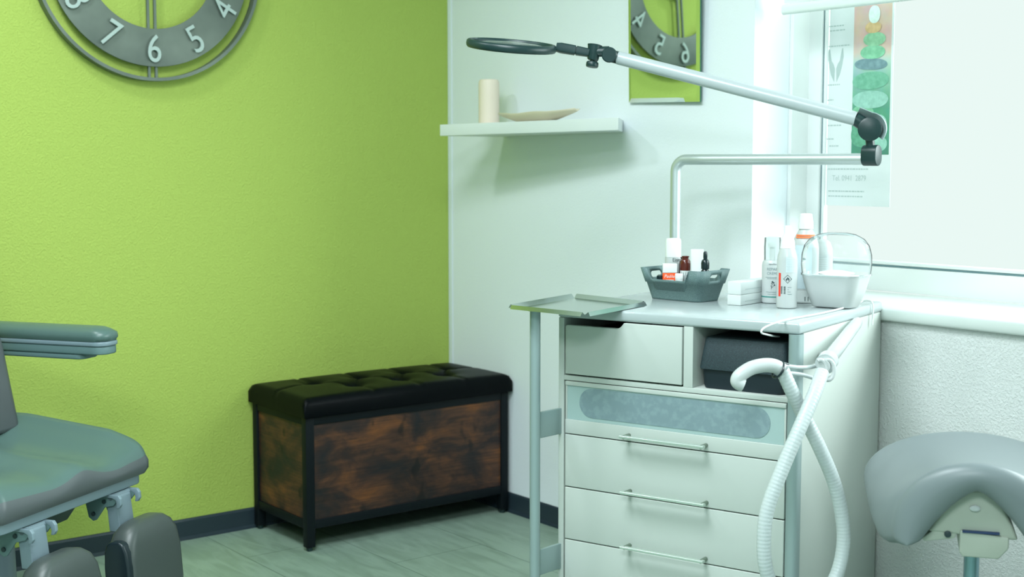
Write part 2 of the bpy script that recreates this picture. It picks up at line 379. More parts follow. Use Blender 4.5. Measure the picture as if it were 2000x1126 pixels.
def pstone(cx, cz, wx, hz, c, i, rot=0):
    bm = B(); yy = yp-.0013-.00012*i
    pts = []
    for k in range(28):
        a = 2*PI*k/28; x = wx/2*(abs(math.cos(a))**.8)*(1 if math.cos(a) > 0 else -1); z = hz/2*math.sin(a)
        pts.append((cx+x*math.cos(rot)-z*math.sin(rot), cz+x*math.sin(rot)+z*math.cos(rot)))
    prism(bm, pts, yy-.0001, yy, 'y'); nm = 'stone_ink_%d' % i
    mm = speckle(nm, hexc(*[q*.90 for q in c]), hexc(*[min(255, q*.90+22) for q in c]), 70, .5, (.35, .7), 0)
    sub('printed_stone', bm, mm, pic, t, smooth=False)
def PZ(py): return atY(1690, py, yp).z
def PX(px): return atY(px, 200, yp).x
SX = (PX(1736)-PX(1663))/73; SZ = (PZ(100)-PZ(300))/200
for i, (px, py, wx, hy, c, ro) in enumerate([
    (1715, 283, 40, 30, (150, 205, 185), .2), (1683, 262, 38, 50, (92, 164, 130), -.2), (1717, 245, 34, 40, (168, 214, 198), .3), (1686, 222, 44, 34, (124, 190, 150), 0),
    (1700, 195, 70, 34, (148, 200, 182), 0), (1700, 158, 71, 34, (108, 176, 146), .03),
    (1700, 126, 64, 22, (112, 146, 152), -.05), (1703, 103, 48, 26, (128, 196, 156), 0), (1706, 78, 43, 26, (146, 202, 160), 0), (1703, 55, 31, 22, (226, 190, 136), 0), (1705, 30, 22, 34, (226, 246, 236), 0)]):
    pstone(PX(px), PZ(py), wx*SX, hy*SZ, c, i, ro)
# faint printed lettering and motif
def ptext(s, x, z, size, m, sx=1):
    b_ = text_bm(s, size, 'CENTER', sx)
    for v in b_.verts: v.co = Vector((x+v.co.x, yp-.0010, z+v.co.y))
    part('lettering', b_, m, t, smooth=False)
POSTX = mat('poster_grey_ink', hexc(168, 184, 180), .6)
ptext('Tel. 0941  2879', PX(1662), PZ(353), .020, POSTX, .85)
bm = B()
for py, xa, xb in ((330, 1620, 1700), (374, 1622, 1692), (384, 1622, 1690), (45, 1615, 1645), (54, 1618, 1648), (85, 1612, 1658), (192, 1610, 1628), (208, 1625, 1642), (243, 1618, 1645), (270, 1610, 1630), (284, 1622, 1640), (162, 1612, 1640)):
    x = PX(xa)
    while x < PX(xb):
        wl = random.Random(int(x*1e5)+py).uniform(.004, .010); box(bm, x, min(x+wl, PX(xb)), yp-.0011, yp-.0009, PZ(py)-.0016, PZ(py)+.0016); x += wl+.002
part('printed_lines', bm, POSTX, t, smooth=False)
bm = B()
wing = [(0, .0), (.006, .012), (.014, .020), (.022, .050), (.026, .052), (.029, .030), (.024, .008), (.016, -.015), (.002, -.035)]
for s_ in (1, -1):
    prism(bm, [(PX(1631)+s_*(x*.8+.002), PZ(130)+z) for x, z in wing][::s_], yp-.0011, yp-.0009, 'y')
part('wing_motif', bm, POSTX, t, smooth=False)

# ================================================================== WALL CLOCK
CY, CZ_ = -1.049, 1.701
t = thing('wall_clock', 'large round grey metal wall clock with raised numerals on the green wall', 'clock', (0, CY, CZ_))
def ring(bm, r0, r1, x0, x1, seg=96):
    rg = []
    for r, x in ((r0, x0), (r1, x0), (r1, x1), (r0, x1)):
        rg.append([(x, CY+r*math.cos(2*PI*i/seg), CZ_+r*math.sin(2*PI*i/seg)) for i in range(seg)])
    rg.append(rg[0]); loft(bm, rg, False); bmesh.ops.remove_doubles(bm, verts=bm.verts, dist=1e-6)
bm = B(); ring(bm, .332, .3415, .004, .032); part('outer_rim', bm, CLOCKM, t, ang=30)
bm = B(); ring(bm, .194, .301, .026, .031); part('dial_ring', bm, CLOCKM, t, ang=30, bevel=.001)
bm = B()
for k in range(4):
    for s in (-.0105, .0105):
        a = k*PI/2; M = Matrix.Translation((0, CY, CZ_)) @ Matrix.Rotation(a, 4, 'X')
        box(bm, .018, .025, s-.0035, s+.0035, .03, .336, M)
part('spokes', bm, CLOCKM, t, smooth=False)
bm = B(); M = Matrix.Translation((.0, CY, CZ_)) @ Matrix.Rotation(PI/2, 4, 'Y'); lathe(bm, [(.04, .002), (.045, .01), (.045, .034), (.02, .038)], M=M); part('hub', bm, CLOCKM, t)
for k in range(1, 13):
    b_ = text_bm(str(k), .112, 'CENTER', .82, extrude=.0022)
    xs = [v.co.x for v in b_.verts]; ys = [v.co.y for v in b_.verts]; cx = (min(xs)+max(xs))/2; cy = (min(ys)+max(ys))/2
    th = 2*PI*k/12; flip = (3 < k < 9)
    px_, pz_ = .250*math.sin(th), .250*math.cos(th)      # screen right = +y
    ro = -th + (PI if flip else 0)
    bz = bmesh.new()
    for v in b_.verts:
        x, y, z = (v.co.x-cx), (v.co.y-cy), v.co.z
        X = x*math.cos(ro)-y*math.sin(ro); Y = x*math.sin(ro)+y*math.cos(ro)
        v.co = Vector((.0390+z, CY+px_+X, CZ_+pz_+Y))
    part('numeral', b_, NUMW, t, smooth=False, bevel=.0012, bseg=2)
for ang_, ln, w_ in ((.45, .15, .008), (-.9, .2, .006)):
    bm = B(); M = Matrix.Translation((0, CY, CZ_)) @ Matrix.Rotation(ang_, 4, 'X'); box(bm, .039, .042, -w_, w_, -.03, ln, M); part('hand', bm, NUMW, t, smooth=False)

# ================================================================== MIRROR (bevelled, hung a little askew)
mc = Vector((1.053, -.028, 1.64)); yw, pt = -.018, -.044
nrm = Vector((math.sin(yw)*math.cos(pt), -math.cos(yw)*math.cos(pt), math.sin(pt)))
xax = nrm.cross(Vector((0, 0, 1))).normalized()*-1
if xax.x < 0: xax = -xax
zax = xax.cross(-nrm).normalized()
if zax.z < 0: zax = -zax
xr = (xax*math.cos(.028)-zax*math.sin(.028)); zr = (zax*math.cos(.028)+xax*math.sin(.028))
t = thing('wall_mirror', 'tall frameless rectangular mirror on the white wall right of the shelf', 'mirror', mc)
hw, hh, bv = .141, .349, .012
bm = B()
def MP(x, z, d): return mc+xr*x+zr*z+nrm*d
o_ = [MP(-hw, -hh, 0), MP(hw, -hh, 0), MP(hw, hh, 0), MP(-hw, hh, 0)]
i_ = [MP(-hw+bv, -hh+bv, .0024), MP(hw-bv, -hh+bv, .0024), MP(hw-bv, hh-bv, .0024), MP(-hw+bv, hh-bv, .0024)]
vo = [bm.verts.new(p) for p in o_]; vi = [bm.verts.new(p) for p in i_]
bm.faces.new(vi)
for k in range(4): bm.faces.new((vo[k], vo[(k+1) % 4], vi[(k+1) % 4], vi[k]))
part('mirror_glass', bm, MIRR, t, smooth=False)
bm = B(); vs = loft(bm, [[p-nrm*.0002 for p in o_], [p-nrm*.005 for p in o_]]); part('glass_edge', bm, MIRE, t, smooth=False)
bm = B(); c = mc-nrm*.009; loft(bm, [[c+xr*x*.10+zr*z*.25+nrm*.0035 for x, z in ((-1, -1), (1, -1), (1, 1), (-1, 1))], [Vector((c.x+x*.10, -.001, c.z+z*.25)) for x, z in ((-1, -1), (1, -1), (1, 1), (-1, 1))]]); part('backing', bm, DKGAP, t, smooth=False)

# ================================================================== SHELF + what is on it
bm = B()
pl = [(.318, -.001), (.310, -.250), (.990, -.130), (.868, -.001)]
def shz(x): return 1.2090+.005*max(0, (x-.31)/.6)
r0 = [(x, y, shz(x)) for x, y in pl]; r1 = [(x, y, shz(x)+.0345) for x, y in pl]
loft(bm, [r0, r1]); o = part('wall_shelf', bm, mat('shelf_white', (.74, .78, .77), .4), bevel=.0012); o['label'] = 'white floating shelf on the white wall beside the green wall'; o['category'] = 'shelf'
cx, cy = at(955, 236, 4.20)[0:2]
ztop = 1.2455
cc = atY(955, 200, -.098); cc.z = ztop-.0002
bm = B(); lathe(bm, [(.028, 0), (.0322, .003), (.0325, .08), (.0325, .125), (.031, .133), (.028, .138), (.022, .139), (.012, .136), (.002, .135)], cc, 32)
o = part('pillar_candle', bm, CANDLE); o['label'] = 'thick peach pillar candle at the left of the white shelf'; o['category'] = 'candle'
# leaf-shaped wooden dish
bm = B(); rings = []
L0, L1 = atY(981, 215, -.150), atY(1128, 210, -.110); L0.z = L1.z = 0; dr = (L1-L0); ln = dr.length; dr.normalize(); sd = Vector((-dr.y, dr.x, 0))
def dish(u, v, inner):
    w_ = .050*math.sin(PI*min(1, max(0, u*.95+.04)))**.5+.002
    T = .026+.010*max(0, u-.72)/.28+.002*math.sin(11*u+1)
    lift = min(T-.006, .028*max(0, abs(u-.45)-.20)/.35)
    z = lift + (T-lift)*abs(v)**2.4
    if inner: z += .006*(1-abs(v))+.001
    return L0+dr*(ln*u)+sd*(w_*v)+Vector((0, 0, ztop+z+.0001))
nu, nv = 26, 13
G = [[[bm.verts.new(dish(i/nu, -1+2*j/nv, k)) for j in range(nv+1)] for i in range(nu+1)] for k in (0, 1)]
for k in (0, 1):
    for i in range(nu):
        for j in range(nv): bm.faces.new((G[k][i][j], G[k][i+1][j], G[k][i+1][j+1], G[k][i][j+1]))
for i in range(nu):
    for j in (0, nv): bm.faces.new((G[0][i][j], G[0][i+1][j], G[1][i+1][j], G[1][i][j]))
for j in range(nv):
    for i in (0, nu): bm.faces.new((G[0][i][j], G[0][i][j+1], G[1][i][j+1], G[1][i][j]))
bmesh.ops.recalc_face_normals(bm, faces=bm.faces)
o = part('wooden_dish', bm, BOWL, ang=60); o['label'] = 'shallow boat-shaped pale wooden dish on the white shelf'; o['category'] = 'dish'

# ================================================================== BENCH
t = thing('storage_bench', 'storage bench of dark rustic wood with a tufted black seat in the corner', 'bench', (.19, -.394, 0))
bx0, bx1, by0, by1 = .016, .352, -.752, -.018; lw = .027
for x, y in ((bx0, by0), (bx1-lw, by0), (bx0, by1-lw), (bx1-lw, by1-lw)):
    bm = B(); box(bm, x, x+lw, y, y+lw, .012, .395); lg = part('leg', bm, BLKWOOD, t, bevel=.002)
    bm = B(); lathe(bm, [(.007, 0.0005), (.009, .003), (.009, .013)], (x+lw/2, y+lw/2, 0), 14); sub('foot_glide', bm, BLACKP, lg, t)
bm = B()
for z0, z1 in ((.066, .092), (.372, .395)):
    box(bm, bx1-lw+.002, bx1-.002, by0+lw, by1-lw, z0, z1); box(bm, bx0+.002, bx0+lw-.002, by0+lw, by1-lw, z0, z1)
    box(bm, bx0+lw, bx1-lw, by0+.002, by0+lw-.002, z0, z1); box(bm, bx0+lw, bx1-lw, by1-lw+.002, by1-.002, z0, z1)
part('rails', bm, BLKWOOD, t, bevel=.0015)
bm = B(); box(bm, bx1-.016, bx1-.006, by0+lw, by1-lw, .0925, .3715); part('front_panel', bm, RUST, t, smooth=False)
bm = B(); box(bm, bx0+lw, bx1-lw, by0+.008, by0+.018, .0925, .3715); part('side_panel', bm, RUST2, t, smooth=False)
bm = B(); box(bm, bx0+lw, bx1-lw, by1-.018, by1-.008, .0925, .3715); part('side_panel', bm, RUST2, t, smooth=False)
bm = B(); box(bm, bx0+lw, bx1-.018, by0+.02, by1-.02, .086, .0918); part('bottom_panel', bm, DKGAP, t, smooth=False)
# padded lid: deep tufting (dips at the buttons, creases running between them)
btn = []
for i in range(4): btn.append((bx0+.115, by0+.15+i*.165)); 
for i in range(3): btn.append((bx0+.225, by0+.232+i*.165))
x0, x1, yA, yB = bx0-.006, bx1+.010, by0-.010, by1+.010
bm = B(); nx, ny = 44, 88; gr = []
def sdist(p, a, b):
    ab = (b[0]-a[0], b[1]-a[1]); t_ = max(0, min(1, ((p[0]-a[0])*ab[0]+(p[1]-a[1])*ab[1])/(ab[0]**2+ab[1]**2)))
    return math.hypot(p[0]-a[0]-ab[0]*t_, p[1]-a[1]-ab[1]*t_)
segs = []
for i in range(4):
    for j in range(3):
        if abs(btn[i][1]-btn[4+j][1]) < .1: segs.append((btn[i], btn[4+j]))
for i in range(4): segs.append((btn[i], (x0, btn[i][1]-.0)))
for j in range(3): segs.append((btn[4+j], (x1, btn[4+j][1])))
segs += [(btn[0], (bx0+.17, yA)), (btn[3], (bx0+.17, yB))]
for i in range(nx+1):
    row = []
    for j in range(ny+1):
        u, v = i/nx, j/ny; x, y = x0+(x1-x0)*u, yA+(yB-yA)*v
        e = min(x-x0, x1-x, y-yA, yB-y); r = .022
        ed = 0 if e > r else -(r-math.sqrt(max(0, r*r-(r-e)**2)))
        crown = .012*(math.sin(PI*u)*math.sin(PI*v))**.5
        d = min(math.hypot(x-b[0], y-b[1]) for b in btn); dip = -.022*math.exp(-(d/.020)**2)-.010*math.exp(-(d/.05)**2)
        cr = min(sdist((x, y), *s) for s in segs); crease = -.006*math.exp(-(cr/.006)**2)*(1 if e > .02 else e/.02)
        row.append(bm.verts.new((x, y, .452+ed+crown+(dip+crease if e > .001 else 0))))
    gr.append(row)
for i in range(nx):
    for j in range(ny): bm.faces.new((gr[i][j], gr[i+1][j], gr[i+1][j+1], gr[i][j+1]))
edge = [gr[i][0] for i in range(nx+1)]+[gr[nx][j] for j in range(1, ny+1)]+[gr[i][ny] for i in range(nx-1, -1, -1)]+[gr[0][j] for j in range(ny-1, 0, -1)]
low = [bm.verts.new((v.co.x, v.co.y, .397)) for v in edge]; n = len(edge)
for i in range(n): bm.faces.new((edge[i], low[i], low[(i+1) % n], edge[(i+1) % n]))
bm.faces.new(low)
cu = part('seat_cushion', bm, LEATH, t, ang=60)
for b in btn:
    bm = B(); lathe(bm, [(.001, .006), (.006, .0045), (.0095, .001), (.010, -.002)], (b[0], b[1], .436), 14); sub('button', bm, LEATH, cu, t)

# ================================================================== CABINET (trolley) - local frame: x along the front, y into the depth
CA = .3242; FR_ = Vector((1.939, -.511, 0)); DX = Vector((math.cos(CA), math.sin(CA), 0)); EX = Vector((-math.sin(CA), math.cos(CA), 0))
CW, CD = .5555, .518; FL = FR_-DX*CW
def cw(x, y, z): return FL+DX*x+EX*y+Vector((0, 0, z))
def cl(p): q = Vector(p)-FL; return Vector((q.dot(DX), q.dot(EX), q.z))
t = thing('treatment_cabinet', 'white drawer cabinet with grey corner posts below the window', 'cabinet', FL, CA)
cab = t
P = dict(root=t, local=True)
ZT = .803
bm = B(); box(bm, -.006, CW+.012, .002, CD, .779, ZT); part('worktop', bm, WTOP, bevel=.006, **P)
bm = B()
box(bm, -.004, .010, .004, CD-.004, .09, .779)      # left side
box(bm, CW-.004, CW+.010, .030, CD-.004, .09, .779)   # right side
box(bm, .010, CW-.004, CD-.018, CD-.006, .09, .779)   # back
box(bm, .010, CW-.004, .004, CD-.018, .6375, .6485)  # shelf board
box(bm, .308, .330, .004, CD-.018, .6485, .779)     # divider
box(bm, .010, CW-.004, .006, CD-.018, .09, .105)     # bottom
part('body', bm, WHITE, bevel=.001, **P)
bm = B()   # right corner post, rounded profile
prism(bm, rrect(.026, .034, .011, cx=CW+.001, cy=.013), .07, .7785, 'z'); part('corner_post', bm, ALUF, **P)
bm = B()   # upper left drawer front with cut-out
pts = [(.0155, .652), (.0155, .767), (.138, .763)]
pts = [(.0155, .6525), (.3055, .6525), (.3055, .7765), (.164, .7765), (.160, .771), (.154, .7655), (.146, .763), (.020, .763), (.0155, .760)]
prism(bm, pts, .001, .015, 'y'); d = part('drawer', bm, WHITE, bevel=.0015, **P)
bm = B(); box(bm, .02, .30, .016, .40, .653, .656); box(bm, .02, .026, .016, .40, .656, .745); box(bm, .296, .302, .016, .40, .656, .745); sub('drawer_tray', bm, DKGAP, d, t, local=True, smooth=False)
def handle(par, xa, xb, z):
    bm = B()
    prism(bm, rrect(.012, .006, .002, cx=-.0265, cy=z), xa-.008, xb+.008, 'x')
    h = sub('handle', bm, mat('satin_nickel', (.66, .74, .68), .28, .7), par, t, local=True)
    for x in (xa, xb):
        bm = B(); cyl(bm, (x, -.026, z-.001), (x, .001, z-.001), .0046, 12); sub('handle_post', bm, mat('dark_nickel', hexc(120, 134, 120), .35, .5), par, t, local=True)
# glazed drawer
g0 = .0155; g1 = CW-.0135
bm = B(); box(bm, g0, g1, .001, .018, .517, .549); box(bm, g0, g1, .001, .018, .6265, .6360); box(bm, g0, g0+.004, .003, .018, .549, .6265); box(bm, g1-.004, g1, .003, .018, .549, .6265)
d = part('drawer', bm, WHITE, bevel=.001, **P)
bm = B(); box(bm, g0+.0042, g1-.0042, .004, .010, .5492, .6263); fp = sub('frosted_panel', bm, FROST, d, t, local=True, smooth=False)
fp['label'] = 'frosted panel of the drawer'
bm = B(); prism(bm, rrect(.456, .066, .0325, 10, cx=.2795, cy=.5905), .0030, .0039, 'y'); q = sub('grey_insert', bm, FROSTD, d, t, local=True, smooth=False)
handle(d, .180, .365, .531)
for k in range(4):
    zt = .5145-.1215*k; zb = max(zt-.1190, .108)
    bm = B(); box(bm, g0, g1, .001, .017, zb, zt); d = part('drawer', bm, WHITE, bevel=.0015, **P)
    if k < 3: handle(d, .184, .368, zt-.107 if k == 0 else zt-.1075)
    else: handle(d, .184, .368, zb+.012)
bm = B(); box(bm, g0-.002, g1+.002, .020, .030, .106, .6365); part('drawer_recess', bm, DKGAP, smooth=False, **P)
# left post with flat brackets
pp = cl(at(1045, 800, 2.96)); bp = Vector((pp.x, pp.y, 0))
bm = B(); cyl(bm, (bp.x, bp.y, .05), (bp.x, bp.y, .7995), .0118, 24); part('side_post', bm, ALUF, **P)
for za, zb in ((.513, .572), (.200, .259)):
    bm = B(); e = Vector((.002, .016, 0)); s0 = Vector((bp.x, bp.y, 0)); dv = (e-s0).normalized(); nn = Vector((-dv.y, dv.x, 0))*.004
    loft(bm, [[s0+nn+Vector((0, 0, za)), e+nn+Vector((0, 0, za)), e-nn+Vector((0, 0, za)), s0-nn+Vector((0, 0, za))], [s0+nn+Vector((0, 0, zb)), e+nn+Vector((0, 0, zb)), e-nn+Vector((0, 0, zb)), s0-nn+Vector((0, 0, zb))]])
    part('bracket', bm, ALUF, bevel=.0015, **P)
for x, y in ((.04, .04), (CW-.04, .04), (.04, CD-.05), (CW-.04, CD-.05)):
    bm = B(); cyl(bm, (x-.012, y, .0305), (x+.012, y, .0305), .030, 24); cyl(bm, (x, y, .05), (x, y, .09), .010, 12); box(bm, x-.016, x+.016, y-.014, y+.014, .055, .068); part('caster', bm, BLACKP, **P)
bm = B(); cyl(bm, (bp.x-.010, bp.y, .0255), (bp.x+.010, bp.y, .0255), .025, 24); cyl(bm, (bp.x, bp.y, .035), (bp.x, bp.y, .055), .009, 12); part('caster', bm, BLACKP, **P)
# socket / bolt on the side
bm = B(); sp = cl(atZ(1674, 622, .77)); cyl(bm, (CW+.0098, .36, .770), (CW+.016, .36, .770), .0045, 12); part('side_bolt', bm, ALUF, **P)

# storage box in the open bay
t = thing('storage_box', 'charcoal lidded storage box inside the open bay of the cabinet', 'box', cw(.43, .12, .6488), CA)
def L(v): return (v[0]-.43, v[1]-.12, v[2]-.6488)
bm = B(); ra = []
for z, hw_, dp in ((.6490, .088, .0), (.655, .091, .0), (.690, .0945, 0), (.6915, .0965, 0)):
    ra.append([L((x, y, z)) for x, y in rrect(2*hw_, .34, .012, 4, .4365, .19)])
loft(bm, ra); part('box_base', bm, STOREK, t, local=True)
bm = B(); ra = []
for z, hw_, dd in ((.690, .0985, .0), (.694, .0990, .0), (.752, .0915, .010), (.756, .0895, .013)):
    ra.append([L((x, y, z)) for x, y in rrect(2*hw_, .345-2*dd, .012, 4, .4365, .187)])
loft(bm, ra); part('box_lid', bm, STOREB, t, local=True)

# ================================================================== TRAY
t = thing('instrument_tray', 'square shiny steel tray lying across the left end of the cabinet top', 'tray', cw(.03, .06, .8035), 0)
c4 = [atZ(986, 593, .815), atZ(1145, 609, .815), atZ(1270, 586, .815), atZ(1120, 570, .815)]
ctr = sum(c4, Vector())/4
c4 = [Vector((p.x, p.y, 0)) for p in c4]; c0 = Vector((ctr.x, ctr.y, 0))
bm = B()
inn = [c0+(p-c0)*.82 for p in c4]; crs = [c0+(p-c0)*.955 for p in c4]
vb = [bm.verts.new(p+Vector((0, 0, .8050))) for p in inn]; bm.faces.new(vb)
for k in range(4):
    k2 = (k+1) % 4; e = (c4[k2]-c4[k]).normalized()
    q = [vb[k], vb[k2], bm.verts.new(crs[k2]-e*.010+Vector((0, 0, .8130))), bm.verts.new(crs[k]+e*.010+Vector((0, 0, .8130)))]
    bm.faces.new(q)
    bm.faces.new([q[3], q[2], bm.verts.new(c4[k2]-e*.016+Vector((0, 0, .8045))), bm.verts.new(c4[k]+e*.016+Vector((0, 0, .8045)))])
bmesh.ops.remove_doubles(bm, verts=bm.verts, dist=1e-5)
part('tray_pan', bm, STEEL, t, smooth=False)
bm = B(); q = cw(bp.x, bp.y, 0); lathe(bm, [(.010, .7996), (.016, .7998), (.016, .8034), (.008, .8036)], q, 20); part('tray_support', bm, ALUF, t)

# ================================================================== BASKET and contents
bC = atZ(1374, 591, ZT); bL = atZ(1275, 582, ZT); bR = atZ(1404, 583, ZT)
fx = (bC-bL).normalized(); fy = Vector((-fx.y, fx.x, 0)); BWd, BDp = .146, .082
rzb = math.atan2(fx.y, fx.x); org = bC-fx*BWd-RGT*.011
t = thing('plastic_basket', 'speckled grey plastic basket of small bottles on the cabinet', 'basket', org+Vector((0, 0, .0003)), rzb)
def ringb(z, g, th=0, notch=False, n=10):
    # outline from flare g (grow per side) minus thickness
    W2, D2 = BWd+2*g-2*th, BDp+2*g-2*th
    return [(x, y) for x, y in rrect(W2, D2, max(.016-th, .006), 5, BWd/2, BDp/2)]
def flare(z): return .001+.018*(z/.074)
def topz(x, y):
    # front and back rims dip between the ends
    xm = (x-BWd/2)
    u = 0
    if y < .02 or y > BDp-.02:
        a = -.070; b = .060
        u = min(1, max(0, (xm-a)/.018))*min(1, max(0, (b-xm)/.014)); u = u*u*(3-2*u)
    return .074-.025*u
bm = B(); nS = 96
def outline(g, th):
    base = rrect(BWd+2*g-2*th, BDp+2*g-2*th, max(.016-th, .005), 6, BWd/2, BDp/2)
    # resample densely
    P_ = [Vector((x, y, 0)) for x, y in base]; P_.append(P_[0]); Ls = [0]
    for a, b in zip(P_[:-1], P_[1:]): Ls.append(Ls[-1]+(b-a).length)
    out = []
    for k in range(nS):
        s = Ls[-1]*k/nS; i = max(j for j in range(len(Ls)) if Ls[j] <= s+1e-9); i = min(i, len(P_)-2)
        f = (s-Ls[i])/max(1e-9, Ls[i+1]-Ls[i]); p = P_[i].lerp(P_[i+1], f); out.append((p.x, p.y))
    return out
rings = []
for zf, kind in ((0, 0), (.004, 0), (.040, 0), (.0405, 1), (1.0, 1)):
    pr = []
    for x, y in outline(flare(min(zf, .074) if zf < 1 else .074)+(.0018 if kind else -.0005), 0):
        z = zf if zf < 1 else topz(x, y)
        pr.append((x, y, z))
    rings.append(pr)
pr = []
for x, y in outline(flare(.074)+.0018, .0035): pr.append((x, y, topz(x, y)))
rings.append(pr)
rings.append([(x, y, .004) for x, y in outline(flare(0), .003)])
vs = loft(bm, rings)
bk = part('basket_shell', bm, BASKET, t, local=True, ang=40)
# handle hole on the right end: cut with a boolean
cb = B(); prism(cb, rrect(.042, .015, .007, 5, BDp/2, .056), BWd-.02, BWd+.05, 'x'); 
prism(cb, rrect(.042, .015, .007, 5, BDp/2, .056), -.05, .02, 'x')
bmesh.ops.recalc_face_normals(cb, faces=cb.faces)
me = bpy.data.meshes.new('c'); cb.to_mesh(me); cb.free(); co = bpy.data.objects.new('cutter', me); COL.objects.link(co); co.parent = t
md = bk.modifiers.new('bool', 'BOOLEAN'); md.operation = 'DIFFERENCE'; md.object = co; md.solver = 'EXACT'
bpy.context.view_layer.update()
dg = bpy.context.evaluated_depsgraph_get(); nm = bpy.data.meshes.new_from_object(bk.evaluated_get(dg)); bk.modifiers.clear(); bk.data = nm; bpy.data.objects.remove(co)
nm.name = 'basket_shell'
def bw(x, y, z): return org+fx*x+fy*y+Vector((0, 0, z+.0005))
def lathe_thing(name, label, cat, prof, c, m, group=None, **k):
    bm = B(); lathe(bm, prof, c, 28, **k); o = part(name, bm, m); o['label'] = label; o['category'] = cat
    if group: o['group'] = group
    return o
FZ = .0045
def facing(c):
    d = CAM-Vector(c); return math.atan2(d.y, d.x)
def wrap(b_, c, r, th0, m, name, parent, dr=.0004, root=None, taper=None):
    """bend flat lettering (x,y) round a cylinder of radius r about c, centred on angle th0"""
    for v in b_.verts:
        rr = (taper(v.co.y) if taper else r)+dr
        a = th0+v.co.x/rr
        v.co = Vector((c[0]+rr*math.cos(a), c[1]+rr*math.sin(a), c[2]+v.co.y))
    return part(name, b_, m, parent, smooth=False)
def lbl_grid(w_, h, z0, n=14, xo=0):
    b_ = B(); g = [[b_.verts.new((xo-w_/2+w_*i/n, z, 0)) for i in range(n+1)] for z in (z0, z0+h)]
    for i in range(n): b_.faces.new((g[0][i], g[0][i+1], g[1][i+1], g[1][i]))
    return b_
# 1 white canister
c = bw(.022, .060, FZ); th = facing(c)
t1 = thing('white_canister', 'tall white canister bottle at the left of the grey basket', 'bottle', c)
bm = B(); lathe(bm, [(.018, 0), (.0195, .002), (.0195, .090), (.019, .092)], c, 32); part('body', bm, WGLOSS, t1)
bm = B(); lathe(bm, [(.0188, .0925), (.0188, .131), (.0172, .1365), (.010, .1375)], c, 32); part('cap', bm, FRAMEW, t1)
wrap(text_bm('Eisen', .0125, 'LEFT'), Vector(c)+Vector((0, 0, .0825)), .0195, th-.10, INK, 'lettering', t1)
# 2 orange and white carton
c = bw(.047, .016, FZ); a_ = facing(c)+PI/2; M = Matrix.Translation(c) @ Matrix.Rotation(a_+.08, 4, 'Z')
t2 = thing('ointment_carton', 'small orange and white carton at the front of the grey basket', 'carton', c, a_+.08)
bm = B(); box(bm, -.0165, .0165, -.0095, .0095, .001, .058); part('carton_body', bm, ORANGE, t2, local=True, bevel=.001)
bm = B(); box(bm, -.0168, .0168, -.0097, .0097, .0585, .080); part('lid', bm, FRAMEW, t2, local=True, bevel=.001)
b_ = text_bm('Pedilet', .0100, 'CENTER')
for v in b_.verts: v.co = Vector((v.co.x+v.co.y*.25, -.0097, .047+v.co.y*1.1))
part('lettering', b_, FRAMEW, t2, local=True, smooth=False)
bm = B(); box(bm, -.010, .010, -.0098, -.0096, .041, .0425); part('printed_line', bm, FRAMEW, t2, local=True, smooth=False)
# 3 black capped jars
for i, (x, y) in enumerate(((.011, .030), (.022, .014))):
    lathe_thing('black_jar', ['small black screw cap jar at the left end inside the basket', 'small black jar between the orange carton and the other black jar'][i], 'jar', [(.009, 0), (.010, .001), (.010, .049), (.0085, .0505)], bw(x, y, FZ), BLACKG, 'black jars in the basket')
# 4 amber bottles
for i, (x, y, r, h, m_) in enumerate(((.056, .058, .0115, .090, AMBER2), (.073, .042, .0125, .094, AMBER))):
    c = bw(x, y, FZ)
    tt = thing('amber_bottle', ['dark amber bottle half hidden behind the labelled amber bottle', 'amber bottle with white label in the middle of the basket'][i], 'bottle', c, group='amber bottles in the basket')
    bm = B(); lathe(bm, [(r-.001, 0), (r, .002), (r, h-.014), (r*.9, h-.007), (r*.62, h-.003), (r*.6, h), (r*.70, h+.001), (r*.70, h+.004), (r*.5, h+.0045)], c, 28); part('glass_body', bm, m_, tt)
    if i:
        wrap(lbl_grid(.031, .052, .012), c, r, facing(c), LABELW, 'paper_label', tt, .0003)
        bm = B()
        for k in range(7): box(bm, -.010+k*.0026, -.0090+k*.0026, .020+(k % 3)*.004, .060-(k % 2)*.006, 0, .0001)
        wrap(bm, c, r, facing(c), INKM, 'label_print', tt, .0005)
        bm = lbl_grid(.003, .012, .045, 3, .014); wrap(bm, c, r, facing(c), TEAL, 'teal_mark', tt, .0006)
# 5 small white cap bottle
c = bw(.076, .015, FZ); lathe_thing('small_white_jar', 'little white capped jar at the foot of the amber bottles', 'jar', [(.008, 0), (.009, .001), (.009, .045), (.0095, .0455), (.0095, .0565), (.0085, .058)], c, FRAMEW)
# 6 white tube standing on its cap
c = bw(.100, .052, FZ)
t6 = thing('white_tube', 'white squeeze tube standing upright in the right half of the basket', 'tube', c, facing(c)+PI/2)
bm = B(); ra = []
for z, a, b in ((.014, .011, .011), (.03, .0125, .011), (.07, .014, .006), (.104, .0150, .0018), (.115, .0150, .0010)):
    ra.append([(a*math.cos(2*PI*k/24), b*math.sin(2*PI*k/24), z) for k in range(24)])
loft(bm, ra); part('tube_body', bm, FRAMEW, t6, local=True)
bm = B(); lathe(bm, [(.010, 0), (.0105, .001), (.0105, .013), (.009, .0138)]); part('cap', bm, WGLOSS, t6, local=True)
